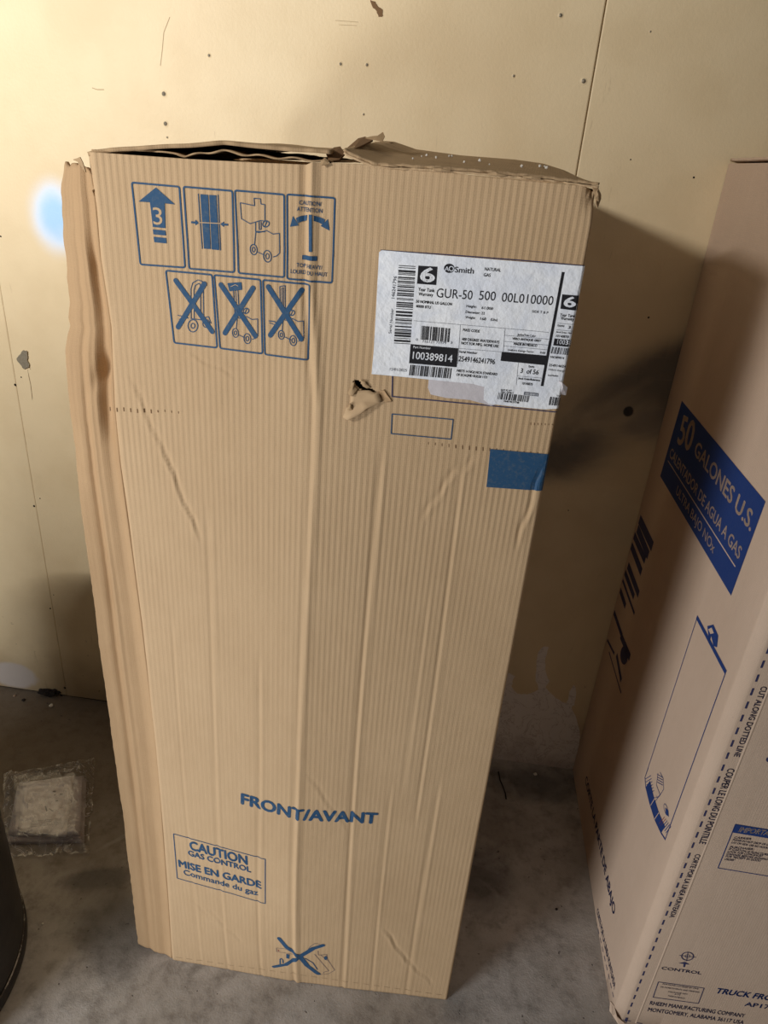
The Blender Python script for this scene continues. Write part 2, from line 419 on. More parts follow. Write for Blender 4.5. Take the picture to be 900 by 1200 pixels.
class Print:
    """ink shapes on a face; points are given in picture coordinates of that face"""
    def __init__(s, face, ox=0, oy=0, k=1.0, lift=.0006):
        s.f, s.ox, s.oy, s.k, s.l = face, ox, oy, k, lift
        s.v, s.q = [], []
    def p(s, pt): return s.f.uv(s.ox+pt[0]/s.k, s.oy+pt[1]/s.k)
    def raw(s, uvs, faces, mi, lv):
        b = len(s.v); s.v += [(a[0], a[1], lv) for a in uvs]
        s.q += [([b+i for i in f], mi) for f in faces]
    def poly(s, pts, mi=0, lv=0, uv=False):
        q = [Vector(a) if uv else s.p(a) for a in pts]
        s.raw(q, [list(range(len(q)))], mi, lv)
    def line(s, pts, wd, mi=0, lv=0, close=False, cap=.3, uv=False):   # wd in millimetres
        q = [Vector(a) if uv else s.p(a) for a in pts]
        if close: q.append(q[0])
        h = wd/2000
        for i, (a, b) in enumerate(zip(q, q[1:])):
            d = b-a; L = d.length
            if L < 1e-7: continue
            d = d/L; e0 = h*cap; a2, b2 = a-d*e0, b+d*e0
            n = Vector((-d.y, d.x))*h
            s.raw([a2-n, b2-n, b2+n, a2+n], [[0, 1, 2, 3]], mi, lv)
    def bar(s, a, b, wd, mi=0, lv=0):       # round-ended thick stroke
        a, b = s.p(a), s.p(b); h = wd/2000; d = (b-a).normalized(); an = math.atan2(d.y, d.x)
        q = [b+Vector((math.cos(an-math.pi/2+t*math.pi/6), math.sin(an-math.pi/2+t*math.pi/6)))*h for t in range(7)]
        q += [a+Vector((math.cos(an+math.pi/2+t*math.pi/6), math.sin(an+math.pi/2+t*math.pi/6)))*h for t in range(7)]
        s.raw(q, [list(range(14))], mi, lv)
    def arc(s, c, rx, ry, a0=0, a1=360, n=16, rot=0):
        r = math.radians(rot)
        out = []
        for i in range(n+1):
            t = math.radians(a0+(a1-a0)*i/n); X_, Y_ = rx*math.cos(t), ry*math.sin(t)
            out.append((c[0]+X_*math.cos(r)-Y_*math.sin(r), c[1]+X_*math.sin(r)+Y_*math.cos(r)))
        return out
    def ring(s, c, rx, ry, wd, mi=0, lv=0, rot=0): s.line(s.arc(c, rx, ry, rot=rot), wd, mi, lv)
    def disc(s, c, rx, ry, mi=0, lv=0): s.poly(s.arc(c, rx, ry)[:-1], mi, lv)
    def rquad(s, c, r, wd, mi=0, lv=0):
        out = []
        for i in range(4):
            P0, P, P1 = Vector(c[i-1]), Vector(c[i]), Vector(c[(i+1) % 4])
            a = P+(P0-P).normalized()*r; b = P+(P1-P).normalized()*r
            for t in range(5):
                t /= 4; out.append(tuple(a*(1-t)**2+P*2*t*(1-t)+b*t*t))
        s.line(out, wd, mi, lv, close=True)
    def text(s, txt, a, b, hpx, mi=0, lv=0, bold=0, top=None, slant=0, hm=0):
        """cap text, baseline from a to b, cap height hpx picture units (or given by the point top)"""
        vs, fs = glyphs(txt, bold)
        if not vs: return
        A, B = s.p(a), s.p(b); d = B-A; L = d.length; d = d/L; n = Vector((-d.y, d.x))
        if hm: h = hm
        elif top is not None: h = abs((s.p(top)-A).dot(n))
        else: h = abs((s.p((a[0], a[1]-hpx))-A).dot(n)) if abs(d.y) < .7 else abs((s.p((a[0]+hpx, a[1]))-A).dot(n))
        x0 = min(v[0] for v in vs); x1 = max(v[0] for v in vs)
        kx, ky = L/(x1-x0), h/CAP
        s.raw([A+d*((v[0]-x0)*kx+slant*v[1]*ky)+n*(v[1]*ky) for v in vs], [list(f) for f in fs], mi, lv)
    def code(s, a, b, c, n, mi=0, lv=0, seed=1, fill=.5):
        """bar code: bars run across a->b, each from the edge a-b to the edge through c"""
        R = random.Random(seed); A, B, C = s.p(a), s.p(b), s.p(c); up_ = C-A
        ws = [R.choice((1, 1, 2, 3)) for _ in range(2*n+1)]; T = sum(ws); t = 0
        for i, w_ in enumerate(ws):
            if i % 2 == 0:
                p, q = A+(B-A)*(t/T), A+(B-A)*((t+w_)/T)
                s.raw([p, q, q+up_, p+up_], [[0, 1, 2, 3]], mi, lv)
            t += w_
    def build(s, name, mats, parent, cell=.012, label=None):
        if cell and s.f is FA: cell = (.003, .012)
        elif cell: cell = (cell, cell)
        bm = bmesh.new()
        lay = bm.verts.layers.float.new('lv')
        vs = []
        for (a, b, l) in s.v:
            v = bm.verts.new((a, b, 0)); v[lay] = l; vs.append(v)
        for f, mi in s.q:
            try: fc = bm.faces.new([vs[i] for i in f]); fc.material_index = mi
            except ValueError: pass
        bmesh.ops.triangulate(bm, faces=bm.faces[:])
        if cell:
            us = [v.co.x for v in bm.verts]; ws = [v.co.y for v in bm.verts]
            for ax, lo, hi in ((0, min(us), max(us)), (1, min(ws), max(ws))):
                k = math.ceil(lo/cell[ax])*cell[ax]
                while k < hi:
                    co = [0, 0, 0]; co[ax] = k; no = [0, 0, 0]; no[ax] = 1
                    bmesh.ops.bisect_plane(bm, geom=bm.verts[:]+bm.edges[:]+bm.faces[:], plane_co=co, plane_no=no)
                    k += cell[ax]
            lay = bm.verts.layers.float['lv']
        bmesh.ops.triangulate(bm, faces=bm.faces[:])
        for v in bm.verts:
            v.co = s.f.surf(v.co.x, v.co.y, s.l+v[lay]*.00012)
        me = bpy.data.meshes.new(name); bm.to_mesh(me); bm.free()
        o = link(name, me, mats); child(o, parent)
        if label: o['label'] = label
        return o

# ------------------------------------------------------------------ the setting
def struct(o): o['kind'] = 'structure'; return o
bm = bmesh.new()
g = 14
for a, b in (((-3.2, -3.6), (3.6, 1.0)),):
    vs = [bm.verts.new(p) for p in ((a[0], a[1], 0), (b[0], a[1], 0), (b[0], b[1], 0), (a[0], b[1], 0), (a[0], a[1], -.1), (b[0], a[1], -.1), (b[0], b[1], -.1), (a[0], b[1], -.1))]
    for f in ((0, 1, 2, 3), (7, 6, 5, 4), (0, 4, 5, 1), (1, 5, 6, 2), (2, 6, 7, 3), (3, 7, 4, 0)): bm.faces.new([vs[i] for i in f])
struct(bm_obj('floor', bm, M_FLOOR))

# back wall: panels with narrow joints
SEAMS = [-1.86, -.6046, .6691, 1.92]
prof = []
xs = [-3.2]
for sx in SEAMS: xs += [('g', sx)]
prof = [(-3.2, 0)]
for i, sx in enumerate(SEAMS):
    hw = .0014 if i != 1 else .0011
    prof += [(sx-.06, 0), (sx-hw-.002, 0), (sx-hw, .001), (sx-hw+.0002, .008), (sx+hw-.0002, .008), (sx+hw, .001 if i != 1 else -.001), (sx+hw+.002, 0 if i != 1 else -.001), (sx+.07, 0)]
prof += [(3.6, 0)]
bm = bmesh.new()
zs = [.006, .1, .4, .8, 1.2, 1.6, 2.6]
rows = [[bm.verts.new((px, WALL0+WSL*px+dy, z)) for px, dy in prof] for z in zs]
for r0, r1 in zip(rows, rows[1:]):
    for i in range(len(prof)-1): bm.faces.new((r0[i], r0[i+1], r1[i+1], r1[i]))
back = [[bm.verts.new((px, WALL0+WSL*px+.1, z)) for px in (-3.2, 3.6)] for z in (.006, 2.6)]
bm.faces.new((back[0][1], back[0][0], back[1][0], back[1][1]))
bm.faces.new(rows[-1]+[back[1][1], back[1][0]])
bm.faces.new(rows[0][::-1]+[back[0][0], back[0][1]])
wall = struct(bm_obj('wall_back', bm, M_WALL))
# dark sill gap under the panels
bm = bmesh.new()
vs = []
for px, dy, z in ((-3.2, .004, 0), (3.6, .004, 0), (3.6, .004, .0065), (-3.2, .004, .0065), (-3.2, .09, 0), (3.6, .09, 0), (3.6, .09, .0065), (-3.2, .09, .0065)):
    vs.append(bm.verts.new((px, WALL0+WSL*px+dy, z)))
for f in ((0, 1, 2, 3), (5, 4, 7, 6), (4, 0, 3, 7), (1, 5, 6, 2), (3, 2, 6, 7), (4, 5, 1, 0)): bm.faces.new([vs[i] for i in f])
bm_obj('sill_gap', bm, M_GAP, wall)

def wall_pt(x, z, l=0): return Vector((x, WALL0+WSL*x-l, z))
FW = Face(lambda a, b: Vector((on_wall(a, b).x, on_wall(a, b).z)), lambda u, v, l=0: wall_pt(u, v, l))
# peeled patch: bare plaster, traced outline with crumbly edge, real thickness
def slab(name, face, pts, z0, z1, mat, parent, rough=.0015, sub=3, curl=0):
    uv = [face.uv(*p) if not isinstance(p, Vector) else p for p in pts]
    out = []
    for i, a in enumerate(uv):
        b = uv[(i+1) % len(uv)]
        for k in range(sub):
            t = k/sub; q = a.lerp(b, t)
            out.append(q+Vector((nz(q.x*300, q.y*300, 1), nz(q.x*300, q.y*300, 9)))*rough)
    bm = bmesh.new()
    top = [bm.verts.new((p.x, p.y, 0)) for p in out]
    f = bm.faces.new(top)
    r = bmesh.ops.triangulate(bm, faces=[f])
    bmesh.ops.subdivide_edges(bm, edges=[e for e in bm.edges if not e.is_boundary and e.calc_length() > .01], cuts=2)
    ext = bmesh.ops.extrude_face_region(bm, geom=bm.faces[:])
    nv = [v for v in ext['geom'] if isinstance(v, bmesh.types.BMVert)]
    ns = set(nv)
    for v in bm.verts:
        u_, v_ = v.co.x, v.co.y
        if v in ns: v.co = face.surf(u_, v_, z1+curl*max(0, nz(u_*40, v_*40, 5)))
        else: v.co = face.surf(u_, v_, z0)
    bmesh.ops.recalc_face_normals(bm, faces=bm.faces[:])
    me = bpy.data.meshes.new(name); bm.to_mesh(me); bm.free()
    o = link(name, me, mat)
    if parent: child(o, parent)
    return o
pk = lambda pts, k, ox, oy: [(ox+a/k, oy+b/k) for a, b in pts]
slab('peeled_patch', FW, pk([(200, 610), (250, 420), (290, 230), (308, 195), (340, 215), (330, 240), (325, 265), (355, 298), (400, 303), (455, 280), (440, 210), (443, 140), (455, 95), (480, 70), (503, 75), (490, 120), (485, 180), (505, 235), (488, 270), (540, 322), (588, 345), (602, 290), (620, 255), (635, 270), (628, 340), (615, 370), (637, 420), (650, 480), (655, 560), (640, 655), (560, 660), (480, 640), (380, 632), (240, 605)], 4.09, 520, 740), -.002, .0008, M_PLAS, wall, rough=.004)
slab('peeled_patch', FW, pk([(462, 88), (480, 76), (496, 80), (486, 116), (468, 122)], 4.09, 520, 740), .0008, .0014, M_PLAS, wall, rough=.002)
for pts in ([(868, 0), (880, 4), (884, 14), (896, 22), (898, 38), (888, 40), (882, 26), (872, 14)],):
    slab('torn_paint', FW, pk(pts, 2, 0, 0), -.001, .0012, M_TEAR_SHADE, wall, rough=.002)
# screws and nail dents
def screw(x, y, r, lab):
    P = on_wall(x, y); bm = bmesh.new()
    n = 16; prof_ = [(0, .0016), (.35*r, .0016), (.36*r, .0008), (.9*r, .0014), (r, .0004), (1.5*r, .0006), (2.2*r, -.0006)]
    rings = []
    for rr, h in prof_:
        if rr == 0: rings.append([bm.verts.new(wall_pt(P.x, P.z, h))])
        else: rings.append([bm.verts.new(wall_pt(P.x+rr*math.cos(k*2*math.pi/n), P.z+rr*math.sin(k*2*math.pi/n), h)) for k in range(n)])
    for a, b in zip(rings, rings[1:]):
        for k in range(n):
            if len(a) == 1: bm.faces.new((a[0], b[k], b[(k+1) % n]))
            else: bm.faces.new((a[k], b[k], b[(k+1) % n], a[(k+1) % n]))
    for i, f in enumerate(bm.faces): f.material_index = 1 if i >= n*4 else 0; f.smooth = True
    o = bm_obj(lab, bm, [M_SCREW, M_WALL], wall)
for x, y, r in ((192, 110, .0042), (194, 145, .0040), (245, 65, .0026), (399, 75, .0026), (430, 76, .0026), (657, 18, .0032), (684, 95, .0040), (602, 89, .0022), (196, 161, .0018), (426, 134, .0018), (762, 37, .0015)):
    screw(x, y, r, 'screw')
def hole(x, y, r):
    P = on_wall(x, y); bm = bmesh.new()
    vs = [bm.verts.new(wall_pt(P.x+r*(1+.3*nz(k, x, y))*math.cos(k*.785), P.z+r*(1+.3*nz(k, y, x))*math.sin(k*.785), .0004)) for k in range(8)]
    c0 = bm.verts.new(wall_pt(P.x, P.z, .0016))
    for k in range(8): bm.faces.new((vs[k], vs[(k+1) % 8], c0))
    bm_obj('nail_head', bm, M_GAP, wall)
for x, y, r in ((47, 584, .0028), (40, 593, .003), (63, 697, .0026), (59, 713, .0026), (18, 451, .0035), (25, 442, .003), (1, 277, .003), (76, 806, .004), (760, 372, .0022), (813, 208, .002), (739, 187, .0014), (666, 598, .0015), (72, 815, .003)):
    hole(x, y, r)
# bent wire scratch and bracket on the left
M_SCR = M('scuff', 'Object').set(srgb(176, 154, 120), .8)
def wscratch(pts, wd, mat, name='scratch'):
    pr = Print(FW, lift=.0005); pr.line(pts, wd, 0, cap=0); pr.build(name, [mat], wall, cell=0)
wscratch([(199, 20), (192, 38), (190, 60), (188, 77)], 1.0, M_SCR)
wscratch([(108, 103), (114, 105), (122, 105)], 1.4, M_SCR)
wscratch([(393, 24), (420, 26)], .7, M_SCR); wscratch([(397, 29), (418, 30)], .6, M_SCR)
wscratch([(32, 432), (36, 450), (38, 466), (37, 476)], 1.6, M_TEAR_SHADE)
slab('scraped_fastener', FW, [(23, 416), (28, 410), (33, 412), (33, 422), (35, 430), (29, 432), (24, 426), (20, 421)], 0, .004, M_SCREW, wall, rough=.003)
wscratch([(18, 418), (30, 423), (36, 433)], 1.2, M_TEAR_SHADE)

# ------------------------------------------------------------------ tall water-heater carton
box = empty('cardboard_box', (.3, .3, 0))
tag(box, 'tall battered tan cardboard carton in the centre with white shipping label and blue handling symbols', 'cardboard box')
XL = tab([(1.541, 0), (1.491, .002), (1.432, .001), (1.385, .004), (1.348, .006), (1.243, .000), (1.155, .0), (1.006, .005), (.882, .009), (.617, .013), (.476, .012), (.2, .008), (0, .003)])
ZT = tab([(0, 1.548), (.122, 1.549), (.203, 1.551), (.262, 1.553), (.270, 1.556), (.323, 1.558), (.37, 1.558), (.479, 1.555), (.587, 1.554), (.6, 1.550)])
def clipz(u): return .003 if u < 2 else 0
HOLE = [uv1(*p) for p in ((413.5, 447), (416, 444.5), (421, 446.5), (424, 450.5), (431, 453.5), (437, 456), (441, 459.5), (439, 461), (432, 457.5), (425, 457.5), (420.5, 455.5), (415, 450))]
def inpoly(p, poly):
    r = False
    for a, b in zip(poly, poly[1:]+poly[:1]):
        if (a.y > p.y) != (b.y > p.y) and p.x < (b.x-a.x)*(p.y-a.y)/(b.y-a.y)+a.x: r = not r
    return r
NU, NVV = 300, 420
# non-uniform rows: denser round the puncture
vt = [0.0]
def rows_():
    out = []; z = 0.0
    hz = sum(p.y for p in HOLE)/len(HOLE)
    while z < 1.0-1e-9:
        out.append(z); Z = z*1.553
        z += (.0016 if abs(Z-hz) < .02 else .006)/1.553
    out.append(1.0); return out
ROWS = rows_()
bm = bmesh.new(); uvl = bm.loops.layers.uv.new('UVMap')
ncol = NU
q_ = RC*math.pi/2
def colU(s, v):  # s 0..1 along front then corner then 20 mm of the side
    u1 = W1-RC+q_+.02
    return XL(v)+(u1-XL(v))*s
grid = []
for t in ROWS:
    row = []
    for i in range(ncol+1):
        v0 = t*1.553; u = colU(i/ncol, v0)
        zz = t*ZT(u)
        if t == 0: zz = .0005
        P = S1(u, zz)
        # left fold rolls back
        e = u-XL(v0)
        if e < .008: P.y += .006*(1-e/.008)**2
        # crumpled upper right corner
        cr_ = math.exp(-((u-W1)/.012)**2)*math.exp(-((zz-1.553)/.02)**2)
        P.x -= .004*cr_*(1+nz(u*300, zz*200, 2)); P.y += .006*cr_*(1+nz(u*200, zz*300, 7)); P.z -= .003*cr_
        row.append((bm.verts.new(P), u, zz))
    grid.append(row)
for j in range(len(grid)-1):
    for i in range(ncol):
        a, b, c_, d_ = grid[j][i], grid[j][i+1], grid[j+1][i+1], grid[j+1][i]
        if inpoly(Vector(((a[1]+c_[1])/2, (a[2]+c_[2])/2)), HOLE): continue
        f = bm.faces.new((a[0], b[0], c_[0], d_[0])); f.smooth = True
        for l, k in zip(f.loops, (a, b, c_, d_)): l[uvl].uv = (k[1], k[2])
# remaining sides, coarse
DEP = .585
loop = [(W1, .024), (W1+.003, .15), (W1+.004, .3), (W1+.002, .45), (W1, DEP-.004), (W1-.004, DEP), (.3, DEP+.002), (.008, DEP), (.004, DEP-.004), (.002, .3), (.003, .1), (.006, .008)]
nz_ = 24; side = []
for j in range(nz_+1):
    z = 1.551*j/nz_+(.0005 if j == 0 else 0)
    side.append([bm.verts.new((a+.002*nz(a*3, b*3, z*3) + (XL(z)-.004 if k >= 9 else 0), b, z)) for k, (a, b) in enumerate(loop)])
acc = [0]
for (a, b), (c_, d_) in zip(loop, loop[1:]): acc.append(acc[-1]+math.hypot(c_-a, d_-b))
for j in range(nz_):
    for k in range(len(loop)-1):
        f = bm.faces.new((side[j][k], side[j][k+1], side[j+1][k+1], side[j+1][k])); f.smooth = False
        for l, (kk_, jj) in zip(f.loops, ((k, j), (k+1, j), (k+1, j+1), (k, j+1))): l[uvl].uv = (.65+acc[kk_], 1.551*jj/nz_)
f = bm.faces.new(side[0][::-1])
me = bpy.data.meshes.new('carton_body'); bm.to_mesh(me); bm.free()
body = link('carton_body', me, [M_K1]); child(body, box); solidify(body, .004, -1)

# crushed side flap running down the left fold
XO = tab([(1.531, -.040), (1.50, -.0485), (1.467, -.050), (1.45, -.0525), (1.418, -.052), (1.40, -.0545), (1.364, -.055), (1.345, -.060), (1.335, -.058), (1.32, -.064), (1.30, -.069), (1.248, -.072), (1.21, -.0735), (1.176, -.074), (1.111, -.076), (.889, -.076), (.682, -.076), (.438, -.074), (.2, -.076), (0, -.078)])
GD = tab([(1.55, .004), (1.46, .006), (1.42, .012), (1.38, .011), (1.34, .010), (1.27, .016), (1.21, .013), (1.17, .006), (1.0, .004), (.5, .003), (0, .003)])
G2 = tab([(1.55, .0), (1.35, .002), (1.15, .005), (.9, .006), (.6, .005), (.3, .004), (0, .002)])
def PF(s, t):
    v = .001+(1.530-.001)*t
    xa = XO(v)+.0012*nz(v*60, 3, 3); xb = XL(v)+.001
    u = xa+(xb-xa)*s
    y = .021-.019*s
    if s > .62:
        q = (s-.62)/.38; y += GD(v)*math.sin(min(1, q)*math.pi)**1.5
    y += G2(v)*(math.exp(-((s-.36)/.07)**2)-.5*math.exp(-((s-.5)/.06)**2))
    y += .004*math.exp(-((s-.05)/.12)**2)*nz(v*9, 1, 1)+.0022*nz(u*30, v*7, 4)
    # pinched fold below the torn notch
    y += .007*math.exp(-((v-1.265-.9*(s-.6)*.10)/.018)**2)*sstep(.25, .8, s)*sstep(1.02, .85, s)
    zz = v
    if t > .985: zz += .006*(nz(s*7, 1, 4))-.006*(s > .8)*(s-.8)*5+.010*(.5-abs(s-.45))*(t-.985)/.015
    return Vector((u, y, zz))
o = sheet('side_flap', PF, 44, 300, lambda s, t: (s*.078+.003, t*1.53), M_KF, box, .0042, -1)
o['label'] = 'crushed wavy-edged strip of the carton, browner than the front'
# torn curl at the top of the fold
def curl(name, face_or_pts, mat, parent, th=.0012):
    bm = bmesh.new(); vs = [bm.verts.new(p) for p in face_or_pts]
    c0 = bm.verts.new(sum((Vector(p) for p in face_or_pts), Vector())/len(vs)+Vector((0, -.002, .001)))
    for i in range(len(vs)): bm.faces.new((vs[i], vs[(i+1) % len(vs)], c0))
    bmesh.ops.recalc_face_normals(bm, faces=bm.faces[:])
    me = bpy.data.meshes.new(name); bm.to_mesh(me); bm.free()
    o = link(name, me, mat); child(o, parent); solidify(o, th, 0); return o
curl('torn_curl', [on_y(*p) for p in ((86, 187, .004), (94, 184, -.001), (97, 190, -.003), (101, 202, -.003), (97, 197, .0), (91, 189, .006))], M_KT, box)
curl('torn_curl', [on_y(*p) for p in ((694, 219, .001), (701, 221, .002), (704, 228, .004), (704, 233, .003), (700, 244, .0), (698, 238, -.003), (697, 230, -.001))], M_KT, box)
curl('torn_curl', [on_y(*p) for p in ((699, 223, -.002), (703, 226, .001), (701, 236, -.003), (698, 232, -.004))], M_KT, box)

# top flaps
def zline(pts, k): 
    q = [on_y(x, y, k) for x, y in pts]; return tab([(p.x, p.z) for p in q])
zA = zline([(97, 180), (112, 175), (130, 173), (200, 168.5), (260, 165), (310, 169.5), (345, 173), (384, 175.5)], .003)
zB = zline([(99, 180), (104, 180.5), (154, 175), (185, 178), (205, 178), (216, 182), (235, 178), (260, 176), (285, 180), (310, 182), (345, 185), (388, 189)], .006)
def top_sheet(zf, y0, y1, x0, x1, rise, rag, seed, zr=None):
    def P(s, t):
        x = x0+(x1-x0)*s
        y = y0+(y1-y0)*t
        if t == 0: y += rag*nz(s*22, seed, 0)
        z = zf(x)
        k = math.sin(min(1, t*1.0)*math.pi*.5)
        z = z+(rise*sstep(0, .5, s)*k) + .0015*nz(s*6, t*5, seed)
        if s == 1: x += rag*1.5*nz(t*30, seed, 5)
        return Vector((x, y, z))
    return P
o = sheet('top_flap', top_sheet(zA, .002, .56, .0, .290, .006, .003, 2), 60, 40, lambda s, t: (t*.56, s*.29), M_KT, box, .0045, -1)
def PFl(s, t):
    P = top_sheet(lambda x: zB(x)+.0012*math.sin(x*160)*sstep(.05, .15, x), .006, .56, .004, .292, .002, .003, 9)(s, t); return P
sheet('top_flap', PFl, 90, 30, lambda s, t: (t*.56, s*.29), M_KT, box, .0018, -1)
# right hand flap, tilted up toward the back
zR = zline([(402, 177), (410, 182), (425, 189), (440, 195), (455, 195.5), (500, 198), (560, 202.5), (640, 210), (700, 218)], .0)
backz = zline([(462, 166), (488, 175), (540, 182), (604, 187), (636, 191.5), (660, 199), (692, 214)], .19)
bx0 = on_y(452, 166, .19).x
def PR(lo, jag, seed):
    def P(s, t):
        xf = .306+(.596-.306)*s
        xb = bx0+(on_y(690, 213, .19).x-bx0)*s
        y = -.001+.191*t
        x = xf+(xb-xf)*t
        za = zR(xf)+.0035; zb = backz(xb)
        z = za+(zb-za)*(t**.9)
        z += .0022*nz(x*26, y*20, seed)*(1-abs(2*t-1))*sstep(1, .8, s)
        if t < .05:
            y += jag*abs(nz(s*17, seed, 1)+.5*nz(s*51, seed, 1))*2; z += .0010*nz(s*23, seed, 3)+.0006*nz(s*70, seed, 3)
        if s < .04: x += .010*nz(t*14, seed, 2)
        return Vector((x, y, z-lo))
    return P
o = sheet('top_flap', PR(0, .002, 4), 90, 60, lambda s, t: (t*.4, s*.29), M_KT, box, .0030, -1)
sheet('top_flap', PR(.0035, .002, 14), 90, 20, lambda s, t: (t*.4, s*.29), M_K1, box, .0022, -1)
# rest of the top behind the flaps, slightly sunk
def PB(s, t):
    return Vector((.004+.590*s, .002+.58*t, 1.546+.004*nz(s*3, t*3, 8)-.012*math.sin(s*math.pi)))
def skipB(s, t): return t < .12 and s > .04
sheet('inner_flap', PB, 40, 30, lambda s, t: (s*.59, t*.58), M_KT, box, .004, -1, skip=skipB)
# ragged torn liner between the flaps
curl('torn_liner', [on_y(*p) for p in ((405, 176, .05), (412, 170, .08), (420, 163, .10), (428, 161, .10), (437, 165, .08), (425, 171, .05), (414, 176, .02))], M_TEAR_SHADE, box, .002)
curl('torn_liner', [on_y(*p) for p in ((428, 162, .09), (436, 160, .09), (446, 159, .10), (449, 155, .10), (451, 160, .08), (448, 166, .06), (440, 164, .07))], M_KT, box, .001)
curl('torn_liner', [on_y(*p) for p in ((382, 180, .02), (392, 174, .03), (399, 173, .03), (404, 181, .02), (398, 188, .012), (386, 190, .01))], M_TEAR_SHADE, box, .003)
curl('torn_liner', [on_y(*p) for p in ((376, 189, -.001), (381, 185, .003), (384, 188, -.002), (386, 192, -.004), (377, 194, -.006))], M_KT, box, .001)
# layered raw edge slivers along the right flap
Rr = random.Random(3)
for k in range(4):
    x0 = 452+k*58+Rr.uniform(-14, 14); y0_ = 197+(x0-452)*.084
    pts = [(x0, y0_-4, .0), (x0+9, y0_-4.6+Rr.uniform(-1, 1), -.003), (x0+22, y0_-2.2, -.002), (x0+21, y0_-.8, -.003), (x0+10, y0_-1.2, -.004), (x0+2, y0_-2, -.002)]
    curl('torn_fibre', [on_y(*p) for p in pts], M_KT, box, .0006)

# puncture: torn liner folded outward
def Sx(px, py, l): u = uv1(px, py); return S1(u.x, u.y, l)
P5 = lambda a, b: (390+a/10, 430+b/10)
def torn(name, pts, mat, cl):
    bm = bmesh.new(); vs = [bm.verts.new(Sx(*P5(a, b), l)) for a, b, l in pts]
    c0 = bm.verts.new(Sx(*P5(*cl[:2]), cl[2]))
    for i in range(len(vs)): bm.faces.new((vs[i], c0, vs[(i+1) % len(vs)]))
    bmesh.ops.subdivide_edges(bm, edges=bm.edges[:], cuts=2, use_grid_fill=True)
    for v in bm.verts: v.co += Vector((nz(v.co.x*400, v.co.z*400, 1), nz(v.co.x*300, v.co.z*300, 5), 0))*.0006
    bmesh.ops.recalc_face_normals(bm, faces=bm.faces[:])
    me = bpy.data.meshes.new(name); bm.to_mesh(me); bm.free()
    for p in me.polygons: p.use_smooth = True
    o = link(name, me, mat); child(o, box); solidify(o, .0008, 0); return o
torn('torn_tongue', [(215, 330, .001), (250, 275, .001), (330, 275, .001), (420, 270, .0015), (500, 300, .002), (540, 305, .003), (580, 400, .003), (480, 440, .006), (400, 470, .008), (330, 530, .008), (180, 605, .007), (120, 578, .003), (160, 480, .002), (205, 420, .001)], M_K1, (340, 390, .0015))
torn('torn_tongue', [(178, 305, .001), (215, 230, .002), (255, 165, .001), (262, 215, .0005), (300, 262, .001), (240, 330, .004), (205, 330, .003)], M_KT, (232, 262, .004))
torn('torn_tongue', [(190, 430, .002), (215, 415, .005), (235, 470, .003), (240, 500, .003), (170, 500, .002)], M_KT, (212, 455, .006))
torn('torn_tongue', [(330, 150, .001), (380, 160, .002), (400, 200, .002), (440, 225, .001), (450, 240, .0005), (400, 250, .0004), (355, 225, .0004)], M_KT, (380, 205, .003))
torn('torn_tongue', [(545, 290, .0005), (600, 265, .001), (640, 320, .002), (700, 400, .001), (640, 410, .0008), (580, 400, .0006)], M_KF, (620, 350, .0003))

# ---- prints on the front
B = 0
def PA(): return Print(FA, 140, 200, 3.4615)
LW = 2.0
BL = M_B1
def new_symbol(fr, lw=LW):
    p = PA(); p.rquad(fr, 9, lw, 0); return p
KR = M_K1
# stacking arrow
p = new_symbol(((50, 48), (243, 65), (266, 393), (85, 380)))
p.poly([(148, 68), (226, 137), (184, 132), (187, 233), (136, 228), (124, 128), (78, 125)])
p.text('3', (139, 217), (176, 220), 68, 1, 1.2)
p.poly([(136, 238), (187, 243), (189, 263), (138, 258)]); p.poly([(139, 268), (190, 273), (192, 295), (142, 290)])
p.build('handling_symbol', [BL, KR], box, label='framed arrow pointing up with the number 3')
# clamp symbol
p = new_symbol(((260, 65), (458, 82), (466, 412), (283, 397)))
p.poly([(328, 95), (360, 98), (370, 318), (343, 316)]); p.poly([(364, 98), (393, 100), (405, 322), (374, 319)])
p.line([(320, 94), (336, 317)], 1.0); p.line([(400, 98), (410, 323)], 1.0)
p.line([(322, 210), (412, 214)], 1.0, 1, 1.5)
for a, b, c_ in (((292, 209), (308, 210.5), (323, 212)), ((440, 219), (424, 218), (409, 217))):
    p.line([a, b], 2.2); p.poly([(b[0], b[1]-12), c_, (b[0], b[1]+11)] if c_[0] > a[0] else [(b[0], b[1]+11), c_, (b[0], b[1]-12)])
p.build('handling_symbol', [BL, KR], box, label='framed block squeezed between two small arrows')
# lift truck carrying a load
def truck(p, dx, dy, sc, wd):
    T = lambda pts: [(dx+a*sc, dy+b*sc) for a, b in pts]
    p.line(T([(0, 0), (-5, 52)]), wd)
    p.line(T([(0, 0), (12, 3), (44, -5), (70, 9), (96, 6), (97, 86), (84, 98), (70, 102)]), wd)
    p.line(T([(8, 82), (36, 95)]), wd)
    for c_, r in (((-9, 72), 14), ((47, 99), 16)):
        p.ring((dx+c_[0]*sc, dy+c_[1]*sc), r*sc, r*1.5*sc, wd*1.1, rot=-8); p.ring((dx+c_[0]*sc, dy+c_[1]*sc), r*.42*sc, r*.7*sc, wd)
    p.ring((dx+41*sc, dy-32*sc), 14*sc, 12*sc, wd*1.2, rot=-30); p.line(T([(35, -20), (46, -44)]), wd)
p = new_symbol(((468, 80), (668, 97), (668, 432), (483, 415)))
p.line([(490, 130), (548, 142), (546, 112), (572, 114), (574, 135), (590, 138), (590, 205), (572, 202), (530, 215), (495, 195)], .9, close=True)
p.line([(552, 208), (552, 246)], .9); p.line([(566, 206), (567, 238), (575, 238), (574, 206)], .9); p.line([(552, 246), (590, 248)], .9)
truck(p, 553, 248, 1.0, .9)
p.build('handling_symbol', [BL], box, label='framed outline of a lift truck holding a load')
